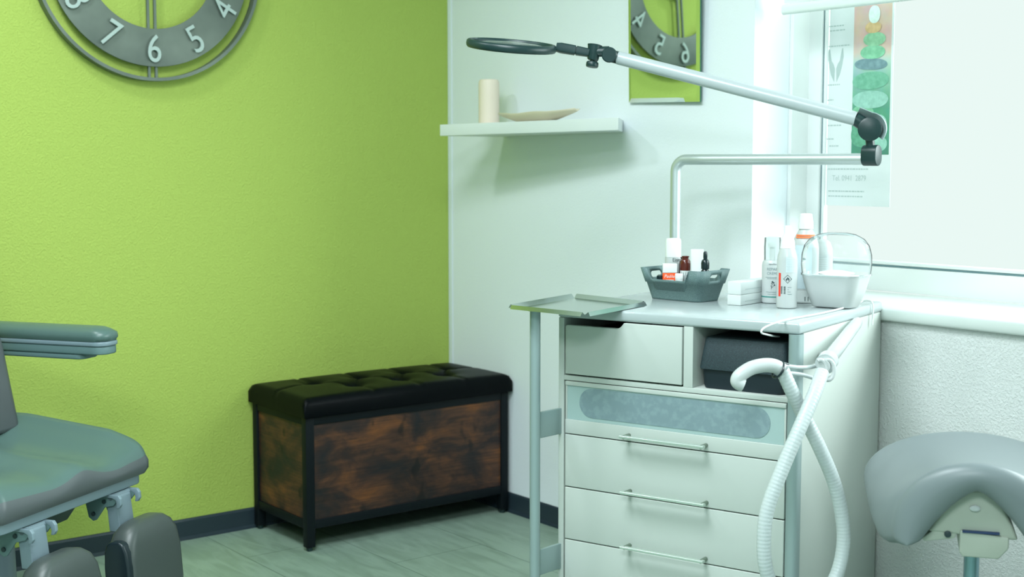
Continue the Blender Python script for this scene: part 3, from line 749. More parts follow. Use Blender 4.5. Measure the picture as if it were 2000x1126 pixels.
# 7 dropper bottle
c = bw(.130, .044, FZ)
t7 = thing('dropper_bottle', 'black dropper bottle at the right end of the basket', 'bottle', c)
bm = B(); lathe(bm, [(.0105, 0), (.0115, .001), (.0115, .062), (.008, .068), (.007, .070)], c, 24); part('glass_body', bm, BLACKG, t7)
bm = B(); lathe(bm, [(.0095, .0705), (.0098, .084), (.0085, .090), (.006, .0925)], c, 24); part('collar', bm, BLACKG, t7)
bm = B(); lathe(bm, [(.0046, .0926), (.0050, .100), (.0048, .108), (.003, .1115), (.001, .112)], c, 20); part('rubber_bulb', bm, BLACKG, t7)

# white ring-shaped roll beside the basket, partly behind tray
c = cw(.075, .42, ZT+.0003)
lathe_thing_c = c
t = thing('adhesive_tape_roll', 'white tape roll standing behind the steel tray left of the basket', 'tape roll', c)
bm = B(); rg = []
fd = (CAM-Vector(c)); fd.z = 0; fd.normalize(); sdv = Vector((-fd.y, fd.x, 0)); cc_ = Vector(c)+Vector((0, 0, .0215))
for r, d in ((.0125, -.009), (.0215, -.009), (.0215, .009), (.0125, .009)):
    rg.append([cc_+fd*d+(sdv*math.cos(2*PI*i/32)+Vector((0, 0, 1))*math.sin(2*PI*i/32))*r for i in range(32)])
rg.append(rg[0]); loft(bm, rg, False); bmesh.ops.remove_doubles(bm, verts=bm.verts, dist=1e-6); part('tape', bm, mat('tape_white', (.80, .84, .80), .6), t)

# white tissue boxes (stack of two)
c0 = atZ(1420, 595, ZT); cA = atZ(1447, 597, ZT)
c0 = Vector((c0.x, c0.y, 0)); dirx = (Vector((cA.x, cA.y, 0))-c0).normalized()
rzt = CA+.02; 
bxo = Vector((c0.x, c0.y, ZT+.0003))
for i, (z0, z1) in enumerate(((0, .024), (.0243, .0535))):
    bm = B(); box(bm, 0, .035, 0, .150, z0, z1)
    t = thing('swab_carton', ['plain white carton on the cabinet top, lower of the stacked pair', 'plain white carton lying on top of the other right of the basket'][i], 'carton', bxo, CA-.10, 'stacked white cartons')
    part('carton_body', bm, mat('white_carton', (.64, .68, .67), .55), t, local=True, bevel=.0015)
    bm = B(); box(bm, .0352, .0355, .02, .11, (z0+z1)/2-.004, (z0+z1)/2-.002); part('closing_seam', bm, mat('carton_seam', (.5, .56, .55), .6), t, local=True, smooth=False)

# ---------------- bottles
# repair creme pump dispenser
c = atZ(1507, 592, ZT); c.z = ZT+.0004; c = c+(Vector((c.x, c.y, 0))-Vector((CAM.x, CAM.y, 0))).normalized()*.012; th = facing(c)
t = thing('cream_dispenser', 'white pump dispenser labelled REPAIR CREME left of the tall bottles', 'bottle', c)
R_ = .0235
bm = B(); lathe(bm, [(R_-.003, 0), (R_-.0005, .002), (R_, .006), (R_, .088), (R_-.001, .094), (R_-.004, .099)], c, 40); part('body', bm, WGLOSS, t)
bm = B(); lathe(bm, [(R_-.0045, .0995), (R_-.004, .130), (R_-.005, .151), (.010, .1525)], c, 32); part('clear_cap', bm, PUMPC, t)
bm = B(); lathe(bm, [(.006, .0993), (.006, .128), (.010, .129), (.010, .138), (.006, .139)], c, 20); part('pump_head', bm, FRAMEW, t)
bm = B(); lathe(bm, [(R_+.0002, .0140), (R_+.0003, .0145), (R_+.0003, .0162), (R_+.0002, .0166)], c, 40, cap=False); part('teal_line', bm, TEAL, t)
th_l = th-.30
wrap(text_bm('REPAIR', .0092, 'CENTER', .95), c+Vector((0, 0, .0760)), R_, th+.05, INKM, 'lettering', t)
wrap(text_bm('CREME', .0092, 'CENTER', .95), c+Vector((0, 0, .0665)), R_, th+.05, INKM, 'lettering', t)
wrap(text_bm('camillen', .0056, 'CENTER'), c+Vector((0, 0, .0890)), R_, th+.05, INK, 'lettering', t)
bm = lbl_grid(.0036, .0052, .0878, 3, .0165); wrap(bm, c, R_, th+.05, REDL, 'red_mark', t, .0005)
bm = B()
for z, wv in ((.0600, .034), (.0572, .026), (.0262, .030), (.0215, .022)): merge(bm, lbl_grid(wv, .0008, z, 10))
wrap(bm, c, R_, th+.05, INKM, 'label_lines', t, .0005)
bm = B()
def blob(bm, x, z, r, n=8, sx=1):
    vs = [bm.verts.new((x+r*sx*math.cos(2*PI*k/n), z+r*math.sin(2*PI*k/n), 0)) for k in range(n)]; bm.faces.new(vs)
for x, z, r in ((0, .050, .0022), (.003, .048, .0016), (-.002, .046, .0013), (.0045, .043, .0018), (-.003, .041, .0012)): blob(bm, x, z, r)
for a, b in (((-.003, .033), (.001, .049)), ((-.001, .037), (.0045, .043)), ((-.0025, .035), (-.003, .041))):
    a, b = Vector((*a, 0)), Vector((*b, 0)); n_ = (b-a).orthogonal().normalized(); n_ = Vector((-(b-a).y, (b-a).x, 0)).normalized()*.0003
    bm.faces.new([bm.verts.new(q) for q in (a-n_, b-n_, b+n_, a+n_)])
wrap(bm, c, R_, th+.05, INK, 'flower_motif', t, .0006)

def ghs(bm, x, z, s):
    """flammable pictogram: diamond outline and flame"""
    o = [(0, s), (s, 0), (0, -s), (-s, 0)]; q = [(a*.86, b*.86) for a, b in o]
    V = [bm.verts.new((x+a, z+b, 0)) for a, b in o]; U = [bm.verts.new((x+a, z+b, 0)) for a, b in q]
    for k in range(4): bm.faces.new((V[k], V[(k+1) % 4], U[(k+1) % 4], U[k]))
    fl = [(-.28, -.30), (-.36, -.05), (-.22, .12), (-.16, .0), (-.02, .42), (.14, .16), (.20, .22), (.34, -.02), (.28, -.30), (.14, -.36), (.16, -.18), (.02, -.02), (-.12, -.20), (-.12, -.36)]
    bm.faces.new([bm.verts.new((x+a*s*1.2, z+b*s*1.2, 0)) for a, b in fl])
def barcode(bm, x, z, w_, h, seed=1):
    rd = random.Random(seed); y = z
    while y < z+h:
        d = rd.choice((.0005, .0008, .0012)); 
        vs = [bm.verts.new(q) for q in ((x, y, 0), (x+w_, y, 0), (x+w_, y+d, 0), (x, y+d, 0))]; bm.faces.new(vs); y += d+rd.choice((.0004, .0007))
# white conical bottle
c = atZ(1536, 602, ZT); c.z = ZT+.0004; c = c+(Vector((c.x, c.y, 0))-Vector((CAM.x, CAM.y, 0))).normalized()*.012; th = facing(c)
t = thing('spray_bottle', 'white bottle with narrow nozzle and a flame pictogram in front of the others', 'bottle', c)
R_ = .0228
bm = B(); lathe(bm, [(R_-.003, 0), (R_-.0005, .002), (R_, .007), (R_, .108), (R_-.0015, .118), (R_-.0045, .127), (R_-.006, .132), (R_-.0062, .1325)], c, 40); part('body', bm, WGLOSS, t)
bm = B(); lathe(bm, [(R_-.0060, .1328), (R_-.0075, .148), (R_-.0105, .158), (.0085, .163), (.0072, .166), (.0068, .1815), (.006, .183), (.002, .1833)], c, 32); part('nozzle_cap', bm, FRAMEW, t)
wrap(lbl_grid(.006, .052, .027, 4, -.0175), c, R_, th, REDL, 'red_label', t, .0004)
wrap(lbl_grid(.023, .034, .080, 10, .0085), c, R_, th, mat('silver_label', hexc(196, 208, 210), .5), 'grey_label', t, .0004)
bm = B()
for k in range(8): merge(bm, lbl_grid(.018+.002*(k % 2), .0005, .0835+k*.0036, 6, .0085))
wrap(bm, c, R_, th, mat('fine_print', hexc(168, 184, 188), .6), 'label_print', t, .0006)
bm = B(); ghs(bm, .0015, .066, .0098); wrap(bm, c, R_, th, INK, 'flame_pictogram', t, .0005)
bm = B(); barcode(bm, -.0135, .033, .0105, .017); wrap(bm, c, R_, th, INK, 'barcode', t, .0005)
bm = B()
for k, wv in enumerate((.010, .007, .003, .009)): merge(bm, lbl_grid(wv, .0008, .032+k*.0050, 3, .0045+wv/2-.003))
wrap(bm, c, R_, th, INKM, 'small_print', t, .0005)
# big round disinfectant bottle behind
c = atZ(1574, 598, ZT); c.z = ZT+.0004; c = c+(Vector((c.x, c.y, 0))-Vector((CAM.x, CAM.y, 0))).normalized()*.088-RGT*.004; th = facing(c)
t = thing('disinfectant_bottle', 'tallest white bottle with an orange band behind the spray bottle', 'bottle', c)
R_ = .031
bm = B(); lathe(bm, [(R_-.003, 0), (R_-.0005, .002), (R_, .006), (R_, .125), (R_-.0015, .137), (R_-.006, .150), (R_-.012, .162), (.0155, .168), (.0150, .170)], c, 40); part('body', bm, WGLOSS, t)
bm = B(); lathe(bm, [(.0175, .1704), (.0172, .182), (.0160, .190), (.0142, .2040), (.0120, .2055), (.006, .206)], c, 32); part('cap', bm, FRAMEW, t)
wrap(lbl_grid(.050, .0035, .1500, 16), c, R_, th, ORBAND, 'orange_band', t, .0006, taper=lambda z: R_-.004)
wrap(lbl_grid(.050, .0035, .1555-.001, 16), c, R_, th, ORBAND, 'orange_band', t, .0006, taper=lambda z: R_-.0068)
wrap(lbl_grid(.040, .100, .034, 16, -.004), c, R_, th, mat('blue_grey_label', hexc(196, 212, 218), .5), 'blue_grey_label', t, .0004)
wrap(lbl_grid(.058, .026, .0040, 16), c, R_, th, LABELW, 'white_label', t, .0003)
bm = B(); ghs(bm, .0245, .0175, .0062); barcode(bm, -.000, .006, .010, .009, 4); wrap(bm, c, R_, th, INK, 'hazard_print', t, .0006)

# ---------------- clear hood with white bowl
c0 = atZ(1642, 606, ZT); c0.z = ZT+.0005; back = (Vector((c0.x, c0.y, 0))-Vector((CAM.x, CAM.y, 0))).normalized()
hc = c0+back*.072-RGT*.012
rz_h = CA-.05
t = thing('swab_dispenser', 'clear domed dispenser holding a white bowl on the right end of the cabinet', 'dispenser', hc, rz_h)
# tapering white bowl, trapezoid: wide at the top
def ovr(w_, d_, r, z): return [(x, y, z) for x, y in rrect(w_, d_, r, 6)]
bm = B()
loft(bm, [ovr(.092, .072, .020, .002), ovr(.096, .076, .022, .004), ovr(.120, .094, .024, .040), ovr(.135, .104, .026, .070), ovr(.137, .106, .027, .074), ovr(.130, .100, .024, .0742), ovr(.116, .090, .022, .040), ovr(.090, .070, .018, .008)])
part('white_bowl', bm, WGLOSS, t, local=True, ang=50)
bm = B(); lathe(bm, [(.055, .060), (.05, .070), (.035, .078), (.015, .082), (.001, .083)], (0, 0, 0), 30, sx=1.1, sy=.82); part('swabs', bm, mat('cotton_white', (.86, .88, .88), .9, bump=(120, .6, .004)), t, local=True)
bm = B(); rr = []
for k in range(13):
    a = PI*k/12; y = .055*math.cos(a); 
for f, z in ((1, .0765), (1.03, .095), (1.02, .118), (.95, .138), (.80, .153), (.55, .163), (.28, .167)):
    rr.append(ovr(.148*f, .118*f, .050*f, z))
loft(bm, rr); part('clear_dome', bm, DOME, t, local=True, ang=60)
bm = B(); loft(bm, [ovr(.152, .122, .052, .072), ovr(.152, .122, .052, .0762), ovr(.139, .108, .045, .0762), ovr(.139, .108, .045, .072), ovr(.152, .122, .052, .072)], cap=False); part('rim', bm, DOME, t, local=True)
# second white flask behind/inside the hood's outline
c = atZ(1618, 592, ZT); c.z = ZT+.0004; c = hc+back*.0+Vector((0, 0, 0)); c = atZ(1604, 589, ZT); c.z = ZT+.0004; c += back*.062
t = thing('refill_bottle', 'rounded white bottle with printed label standing behind the clear dispenser', 'bottle', c)
bm = B(); lathe(bm, [(.020, 0), (.0235, .003), (.0240, .100), (.0225, .122), (.017, .136), (.008, .142), (.001, .143)], c, 36); part('body', bm, WGLOSS, t)
th = facing(c)
bm = B()
for k in range(7): merge(bm, lbl_grid(.026-.002*(k % 3), .0012, .070+k*.0055, 8))
wrap(bm, c, .024, th, mat('pale_print', hexc(200, 208, 212), .6), 'label_print', t, .0005)

# ---------------- thin white cable
z1 = ZT+.002
pts = [at(1522, 657, 2.78), at(1512, 656, 2.74), at(1498, 653, 2.66), at(1487, 649, 2.62), at(1492, 640, 2.63), at(1515, 630, 2.66)]
p3 = [atZ(px, py, z1+.0015) for px, py in ((1545, 622), (1600, 612), (1650, 600), (1680, 590))]
p4 = [p3[-1]+Vector((.012, .012, .004)), p3[-1]+Vector((.028, .01, -.004)), p3[-1]+Vector((.032, .004, -.05))]
bm = B(); tube(bm, spline(pts+p3+p4, 8), .0019, 8)
o = part('power_cable', bm, FRAMEW); o['label'] = 'thin white cable running over the front right edge of the cabinet top'; o['category'] = 'cable'

# ================================================================== HOSE, HOLDER, HANDPIECE
def ribbed(pts, r, bm, kr=8):
    P_ = spline(pts, kr); # resample by length
    Ls = [0]
    for a, b in zip(P_[:-1], P_[1:]): Ls.append(Ls[-1]+(b-a).length)
    out = []; n = int(Ls[-1]/.0018)
    i = 0
    for k in range(n+1):
        s = Ls[-1]*k/n
        while i < len(Ls)-2 and Ls[i+1] < s: i += 1
        out.append(P_[i].lerp(P_[i+1], (s-Ls[i])/max(1e-9, Ls[i+1]-Ls[i])))
    i = [0]
    rings_r = [r*(1+.011*(1 if (k//2) % 2 else -1)) for k in range(n+1)]
    it = iter(range(10**6))
    tube(bm, out, lambda t_: rings_r[min(n, int(round(t_*n)))], 18)
hose_pts = [at(*q) for q in ((1528, 722, 2.595), (1545, 760, 2.60), (1570, 812, 2.62), (1600, 872, 2.63), (1630, 945, 2.65), (1646, 1020, 2.66), (1645, 1080, 2.66), (1628, 1135, 2.65), (1590, 1185, 2.63), (1550, 1195, 2.60), (1516, 1160, 2.57), (1496, 1110, 2.555), (1492, 1050, 2.55), (1500, 990, 2.55), (1530, 910, 2.555), (1562, 835, 2.565), (1590, 770, 2.59), (1606, 726, 2.62))]
t = thing('suction_hose', 'white ribbed suction hose looping down the right front corner of the cabinet', 'hose', at(1600, 720, 2.62))
bm = B(); ribbed(hose_pts, .0138, bm); part('hose_body', bm, HOSE, t, ang=80)
noz = [at(*q) for q in ((1452, 752, 2.575), (1443, 748, 2.575), (1440, 742, 2.575), (1446, 732, 2.575), (1466, 719, 2.58), (1490, 713, 2.585), (1511, 714, 2.59), (1527, 722, 2.594))]
bm = B(); tube(bm, spline(noz, 8), lambda u: .0132+.001*u, 20); part('nozzle', bm, WGLOSS, t, ang=60)
bm = B(); ctr = at(1520, 722, 2.592); ax = (at(1530, 728, 2.6)-at(1510, 716, 2.592)).normalized(); s1 = ax.orthogonal().normalized(); s2 = ax.cross(s1)
tube(bm, [ctr+(s1*math.cos(2*PI*k/24)+s2*math.sin(2*PI*k/24))*.0168 for k in range(24)], .0023, 8, closed=True)
tube(bm, spline([ctr+Vector((0, 0, .013)), at(1530, 708, 2.60), at(1541, 711, 2.61)]), .0016, 8)
part('black_retaining_ring', bm, BLACKG, t)

t = thing('handpiece_holder', 'white wire and clip holder on the right side of the cabinet', 'holder', at(1600, 725, 2.66))
bm = B()
tube(bm, spline([at(1533, 714, 2.63), at(1560, 717, 2.64), at(1585, 716, 2.66), at(1600, 712, 2.70)]), .0042, 10)
tube(bm, spline([at(1540, 728, 2.625), at(1565, 731, 2.63), at(1590, 738, 2.64), at(1612, 741, 2.65), at(1626, 735, 2.66)]), .0040, 10)
part('support_wires', bm, HOSE, t)
for px in (1602, 1617):
    bm = B(); c = at(px, 722, 2.645); u = RGT; v = UPV
    tube(bm, [c+(u*.0125*math.cos(math.radians(a))+v*.020*math.sin(math.radians(a))) for a in range(-115, 116, 10)], .0042, 10); part('clip_hook', bm, WGLOSS, t)
bm = B(); cp = cw(CW+.0102, .17, .70); pA = at(1612, 716, 2.70)
bm = B(); tube(bm, [cw(CW+.009, .13, .725), at(1612, 722, 2.66)], .006, 10); part('wall_arm', bm, WGLOSS, t)

t = thing('spray_handpiece', 'translucent white handpiece leaning diagonally along the cabinet side', 'handpiece', at(1615, 712, 2.68))
pa, pb = at(1612, 712, 2.665), at(1674, 621, 2.76)
pb = cw(CW+.020, .325, .775); pa = at(1614, 708, 2.668)
bm = B(); tube(bm, [pa.lerp(pb, u) for u in (0, .08, .1, .35, .9, .97, 1)], lambda u: .019-.0085*u, 24); part('barrel', bm, HAND, t, ang=60)
bm = B(); tube(bm, [pa.lerp(pb, -.03), pa.lerp(pb, .06)], .0205, 24); part('collar', bm, HAND, t)
bm = B(); tube(bm, [pb, pb+(pb-pa).normalized()*.006], .0035, 14); part('metal_tip', bm, CHDARK, t)
bm = B(); tube(bm, [pa.lerp(pb, -.08), pa.lerp(pb, -.03)], .013, 20); part('coupling', bm, WGLOSS, t)

# ================================================================== MAGNIFIER LAMP
base = cw(.038, CD-.040, ZT)
pt_ = at(1318, 330, 3.36); bxp = Vector((at(1319, 400, 3.34).x, at(1319, 400, 3.34).y, 0))
t = thing('magnifier_lamp', 'magnifying lamp with black ring head on a long white arm behind the cabinet', 'lamp', (bxp.x, bxp.y, ZT))
ze = at(1690, 310, 3.0); 
zt_ = 1.1335
bm = B(); hA = Vector((bxp.x, bxp.y, 0)); hB = Vector((ze.x, ze.y, 0)); hd = (hB-hA).normalized(); rad = .030
path = [hA+Vector((0, 0, ZT+.0005)), hA+Vector((0, 0, .95)), hA+Vector((0, 0, zt_-rad))]
for k in range(1, 10): a = PI/2*k/9; path.append(hA+hd*rad*(1-math.cos(a))+Vector((0, 0, zt_-rad+rad*math.sin(a))))
path += [hA.lerp(hB, .5)+Vector((0, 0, zt_)), hB+Vector((0, 0, zt_))]
tube(bm, path, .0130, 28); part('stand_tube', bm, ALU, t, ang=60)
bm = B(); lathe(bm, [(.028, .0), (.030, .002), (.030, .008), (.020, .010), (.0165, .014), (.0165, .03), (.0135, .031)], (bxp.x, bxp.y, ZT+.0006), 28); part('table_flange', bm, ALU, t)
# joint block at the end
M = Matrix.Translation(at(1703, 301, 2.985)) @ Matrix((RGT, -FWD.cross(RGT), FWD)).transposed().to_4x4()
fw2 = Vector((FWD.x, FWD.y, 0)).normalized(); ang = math.atan2(hd.y, hd.x)
Mj = Matrix.Translation(hB+hd*.012+Vector((0, 0, zt_))) @ Matrix.Rotation(ang, 4, 'Z')
bm = B(); prism(bm, [(y, z+.008) for y, z in rrect(.034, .047, .0165, 7)], -.016, .020, 'x', Mj); part('end_joint', bm, BLACKP, t, bevel=.002)
jc = at(1699, 252, 2.985)
bm = B(); tube(bm, [hB+hd*.012+Vector((0, 0, zt_+.028)), jc-Vector((0, 0, .02))], .010, 16); part('joint_neck', bm, BLACKP, t)
vdir = (CAM-jc).normalized(); ha = at(1672, 232, 2.99); hb_ = at(1208, 113, 3.20); ad = (hb_-ha).normalized()
bm = B(); tube(bm, [jc-vdir*.017, jc-vdir*.015, jc+vdir*.015, jc+vdir*.017], lambda u: .0265 if .1 < u < .9 else .0235, 36)
part('elbow_joint', bm, BLACKP, t)
bm = B(); sid = ad.cross(vdir).normalized()
tube(bm, [jc-ad*.004, ha+ad*.002], .0155, 20, prof=None); part('arm_socket', bm, BLACKP, t)
# curved cover strip over the elbow
bm = B(); ups = -sid if (-sid).z > 0 else sid
arc = [ha+ups*.0185+ad*.0]+[jc+(ups*math.cos(math.radians(a))-ad*math.sin(math.radians(a)))*.0290 for a in range(-10, 125, 9)]
tube(bm, arc, .002, prof=[(-.012, -.0012), (.012, -.0012), (.012, .0012), (-.012, .0012)]); part('elbow_cover', bm, ALUF, t, ang=30)
bm = B(); tube(bm, [ha, hb_], .0160, 32); part('long_arm', bm, ARMW, t)
# head end
h0 = hb_+ad*.0
bm = B(); tube(bm, [hb_-ad*.003, hb_+ad*.016], .0150, 24); part('arm_socket', bm, BLACKP, t)
kc = at(1190, 107, 3.195)
vd = (CAM-kc).normalized()
bm = B(); tube(bm, [kc-vd*.016, kc-vd*.013, kc+vd*.013, kc+vd*.016], lambda u: .0185 if .1 < u < .9 else .016, 28); part('swivel_disc', bm, BLACKP, t)
bm = B(); k2 = at(1160, 106, 3.20)
tube(bm, [kc+Vector((0, 0, .008)), k2+Vector((0, 0, .006))], .0125, 18)
tube(bm, [at(1162, 88, 3.2), at(1161, 94, 3.2), at(1158, 115, 3.2), at(1157, 118, 3.2)], lambda u: .018-.006*u, 20)
part('tilt_joint', bm, BLACKP, t, ang=50)
bm = B(); tube(bm, [at(1157, 117, 3.2), at(1157, 123, 3.2)], .0055, 12); q0, q1 = at(1157.5, 121, 3.2), at(1156, 131, 3.2); tube(bm, [q0, q0.lerp(q1, .2), q0.lerp(q1, .8), q1], lambda u: .0150 if .1 < u < .9 else .0135, 20); kn = part('thumb_knob', bm, BLACKP, t)
bm = B(); a0, a1 = at(1150, 103, 3.2), at(1086, 92, 3.2); dd = (a1-a0).normalized(); s_ = dd.cross(UPV).normalized(); u_ = s_.cross(dd).normalized()
loft(bm, [[a0.lerp(a1, f)+s_*x*w_+u_*y*h for x, y in rrect(2, 2, .4, 3)] for f, w_, h in ((0, .011, .0095), (.38, .012, .0105), (.385, .010, .0085), (.41, .010, .0085), (.415, .013, .011), (.85, .014, .0115), (1, .016, .009))]); part('head_bracket', bm, BLACKP, t, ang=40)
# ring head: a tilted torus-like housing seen almost edge-on
rc = at(999, 88.5, 3.20); rx = (at(1088, 96, 3.20)-at(911, 81, 3.20)); RL = rx.length/2; rx.normalize()
ry = (Vector((FWD.x, FWD.y, 0)).normalized()+Vector((0, 0, .158))).normalized(); ry = (ry-rx*ry.dot(rx)).normalized(); rn = rx.cross(ry).normalized()
if rn.z < 0: rn = -rn
prof = [(RL-.0, -.001), (RL-.001, .005), (RL-.004, .0080), (RL-.010, .0085), (RL-.013, .005), (RL-.013, -.008), (RL-.009, -.0115), (RL-.004, -.0105), (RL-.001, -.007)]
def ringfrom(prof, seg=72):
    b_ = B(); rg = [[rc+(rx*math.cos(2*PI*i/seg)+ry*math.sin(2*PI*i/seg))*r+rn*h for i in range(seg)] for r, h in prof]; rg.append(rg[0])
    loft(b_, rg, False); bmesh.ops.remove_doubles(b_, verts=b_.verts, dist=1e-6); return b_
part('ring_head', ringfrom(prof), BLACKP, t, ang=50)
b_ = B(); RI = RL-.0135
loft(b_, [[rc+(rx*math.cos(2*PI*i/48)+ry*math.sin(2*PI*i/48))*RI*f+rn*h for i in range(48)] for f, h in ((.2, -.006), (.6, -.004), (.95, 0), (1, .001), (.95, .002), (.6, .006), (.2, .008))]); part('magnifying_lens', b_, LENS, t, ang=60)

# ================================================================== TREATMENT CHAIR  (local x = forward, local y = far side, far edge y=0)
t = thing('treatment_chair', 'grey upholstered treatment chair with padded leg rests at the left', 'chair', (.727, -1.377, 0), math.atan2(.549, .836))
P = dict(root=t, local=True)
SW = .52
def lerp_tab(tab, x):
    for (a, b), (c_, d_) in zip(tab[:-1], tab[1:]):
        if x <= c_: return b+(d_-b)*(x-a)/(c_-a)
    return tab[-1][1]
def ftop(s):   # front edge height by distance s from the far edge
    return .4395+.018*math.exp(-((s-.25)/.05)**2)+.006*math.exp(-(s/.03)**2)+.010*max(0, (s-.35)/.17)-.006*math.exp(-((s-.13)/.05)**2)
def crown(a, s):
    c_ = .012+.014*min(1, (abs(s-SW/2)/(SW/2))**1.5)
    return c_*(1-math.exp(a/.014))+.034*min(1, -a/.33)
bm = B(); nx, ny = 60, 40; gr = []
for i in range(nx+1):
    row = []
    for j in range(ny+1):
        f = i/nx; a = -.50+.50*(1-(1-f)**1.5); s = SW*j/ny
        rise = crown(a, s)
        side = .020*(abs(s-SW/2)/(SW/2))**3*min(1, -a/.1)
        z = ftop(s)+rise+side-.010*math.exp(-((s-.26)/.14)**2)*min(1, -a/.15)
        e = min(s, SW-s); rd = .022
        rd = .012
        if e < rd: z -= rd-math.sqrt(rd*rd-(rd-e)**2)
        ef = -a
        if ef < .014: z -= .003*(1-ef/.014)**2
        cr = .018; aa = a
        ce = min(s, SW-s)
        if ce < cr: aa = a-(cr-math.sqrt(cr*cr-(cr-ce)**2))*max(0, 1+a/.15) if a > -.15 else a
        row.append(bm.verts.new((aa, -s, z)))
    gr.append(row)
for i in range(nx):
    for j in range(ny): bm.faces.new((gr[i][j], gr[i+1][j], gr[i+1][j+1], gr[i][j+1]))
topf = [[v.co.copy() for v in gr[nx]]]
part('seat', bm, SEATV, ang=80, **P)
# seat side band (front, sides)
bm = B(); edge = [gr_ for gr_ in []]
E_ = [Vector((topf[0][j])) for j in range(ny+1)]
def sidepts():
    out = []
    for i in range(0, nx):
        f = i/nx; a = -.50+.50*f; out.append(a)
    return out
ringT = []
def topz_at(a, s):
    rise = crown(a, s); side = .020*(abs(s-SW/2)/(SW/2))**3*min(1, -a/.1)
    return ftop(s)+rise+side-.010*math.exp(-((s-.26)/.14)**2)*min(1, -a/.15)-.012
for i in range(nx):
    a = -.50+.50*(1-(1-i/nx)**1.5); cr = .018; aa = a-(cr)*max(0, 1+a/.15) if a > -.15 else a
    ringT.append(Vector((aa, 0, topz_at(a, 0))))
ringT += E_
for i in range(nx-1, -1, -1):
    a = -.50+.50*(1-(1-i/nx)**1.5); cr = .018; aa = a-(cr)*max(0, 1+a/.15) if a > -.15 else a
    ringT.append(Vector((aa, -SW, topz_at(a, SW))))
R1 = [p+Vector((0, 0, .0003)) for p in ringT]
cen = Vector((-.25, -SW/2, 0))
def outp(p, d, z):
    v = Vector((p.x, p.y, 0))-cen; w2 = Vector((p.x, p.y, 0))+v.normalized()*d; return Vector((w2.x, w2.y, z))
R2 = [outp(p, .006, p.z-.012) for p in ringT]; R3 = [outp(p, .006, .412) for p in ringT]; R4 = [outp(p, -.004, .398) for p in ringT]
loft(bm, [R1, R2, R3, R4], False); part('seat_side', bm, SEATD, ang=70, **P)
# light grey carrier rail
bm = B(); prism(bm, rrect(.50, SW-.01, .03, 5, -.262, -SW/2), .374, .3975, 'z'); part('seat_rail', bm, CHMET, bevel=.003, **P)
bm = B(); box(bm, -.235, -.03, -.215, -.285, .374, .3742) if False else None
# mechanism under the seat
bm = B(); prism(bm, [(-.40, .374), (-.065, .374), (-.11, .315), (-.22, .265), (-.40, .25)], -.38, -.16, 'y'); part('mechanism_housing', bm, CHDARK, bevel=.006, **P)
bm = B(); lathe(bm, [(.30, .02), (.30, .035), (.10, .055), (.075, .07), (.07, .26)], (-.27, -.26, 0), 32); part('pedestal', bm, CHMET, **P)
bm = B(); lathe(bm, [(.30, 0.001), (.302, .019)], (-.27, -.26, 0), 32); part('base_ring', bm, CHDARK, **P)
# backrest
bm = B(); Mb = Matrix.Translation((-.318, -SW/2, .492)) @ Matrix.Rotation(math.radians(-15), 4, 'Y')
vs = []
ra = []
for z, w_, dx in ((0, .42, .07), (.01, .44, .085), (.2, .46, .09), (.45, .44, .09), (.62, .36, .08), (.66, .30, .05)):
    ra.append([Mb @ Vector((x-.045, y, z)) for x, y in rrect(dx, w_, .03, 5)])
loft(bm, ra); part('backrest', bm, SEATD, ang=60, **P)
# armrests (far and near)
for ys, nm_ in ((.045, 'far'), (-SW-.045, 'near')):
    def path_pts(w_, L0_, L1_, r=.032): return rrect(L1_-L0_, w_, min(r, w_/2-.001), 7, (L0_+L1_)/2, ys)
    bm = B(); ra = []
    for z, g in ((.697, 0), (.705, .003), (.716, .002), (.724, -.006), (.729, -.016), (.731, -.028)):
        ra.append([(x, y, z+.002) for x, y in path_pts(.078+2*g, -.54, -.128+g*1.4)])
    loft(bm, ra); ar = part('armrest', bm, SEATV, ang=60, **P)
    bm = B(); prism(bm, path_pts(.080, -.54, -.125), .6875, .6985, 'z'); sub('armrest_lip', bm, CHMET, ar, t, local=True, bevel=.003)
    bm = B(); prism(bm, path_pts(.076, -.54, -.128), .667, .6875, 'z'); prism(bm, path_pts(.072, -.54, -.188, .02), .6540, .667, 'z'); sub('armrest_shell', bm, CHSHELL, ar, t, local=True, bevel=.004)
    bm = B(); box(bm, -.52, -.47, ys-.015, ys+.015, .385, .656); sub('armrest_post', bm, CHDARK, ar, t, local=True, bevel=.004)
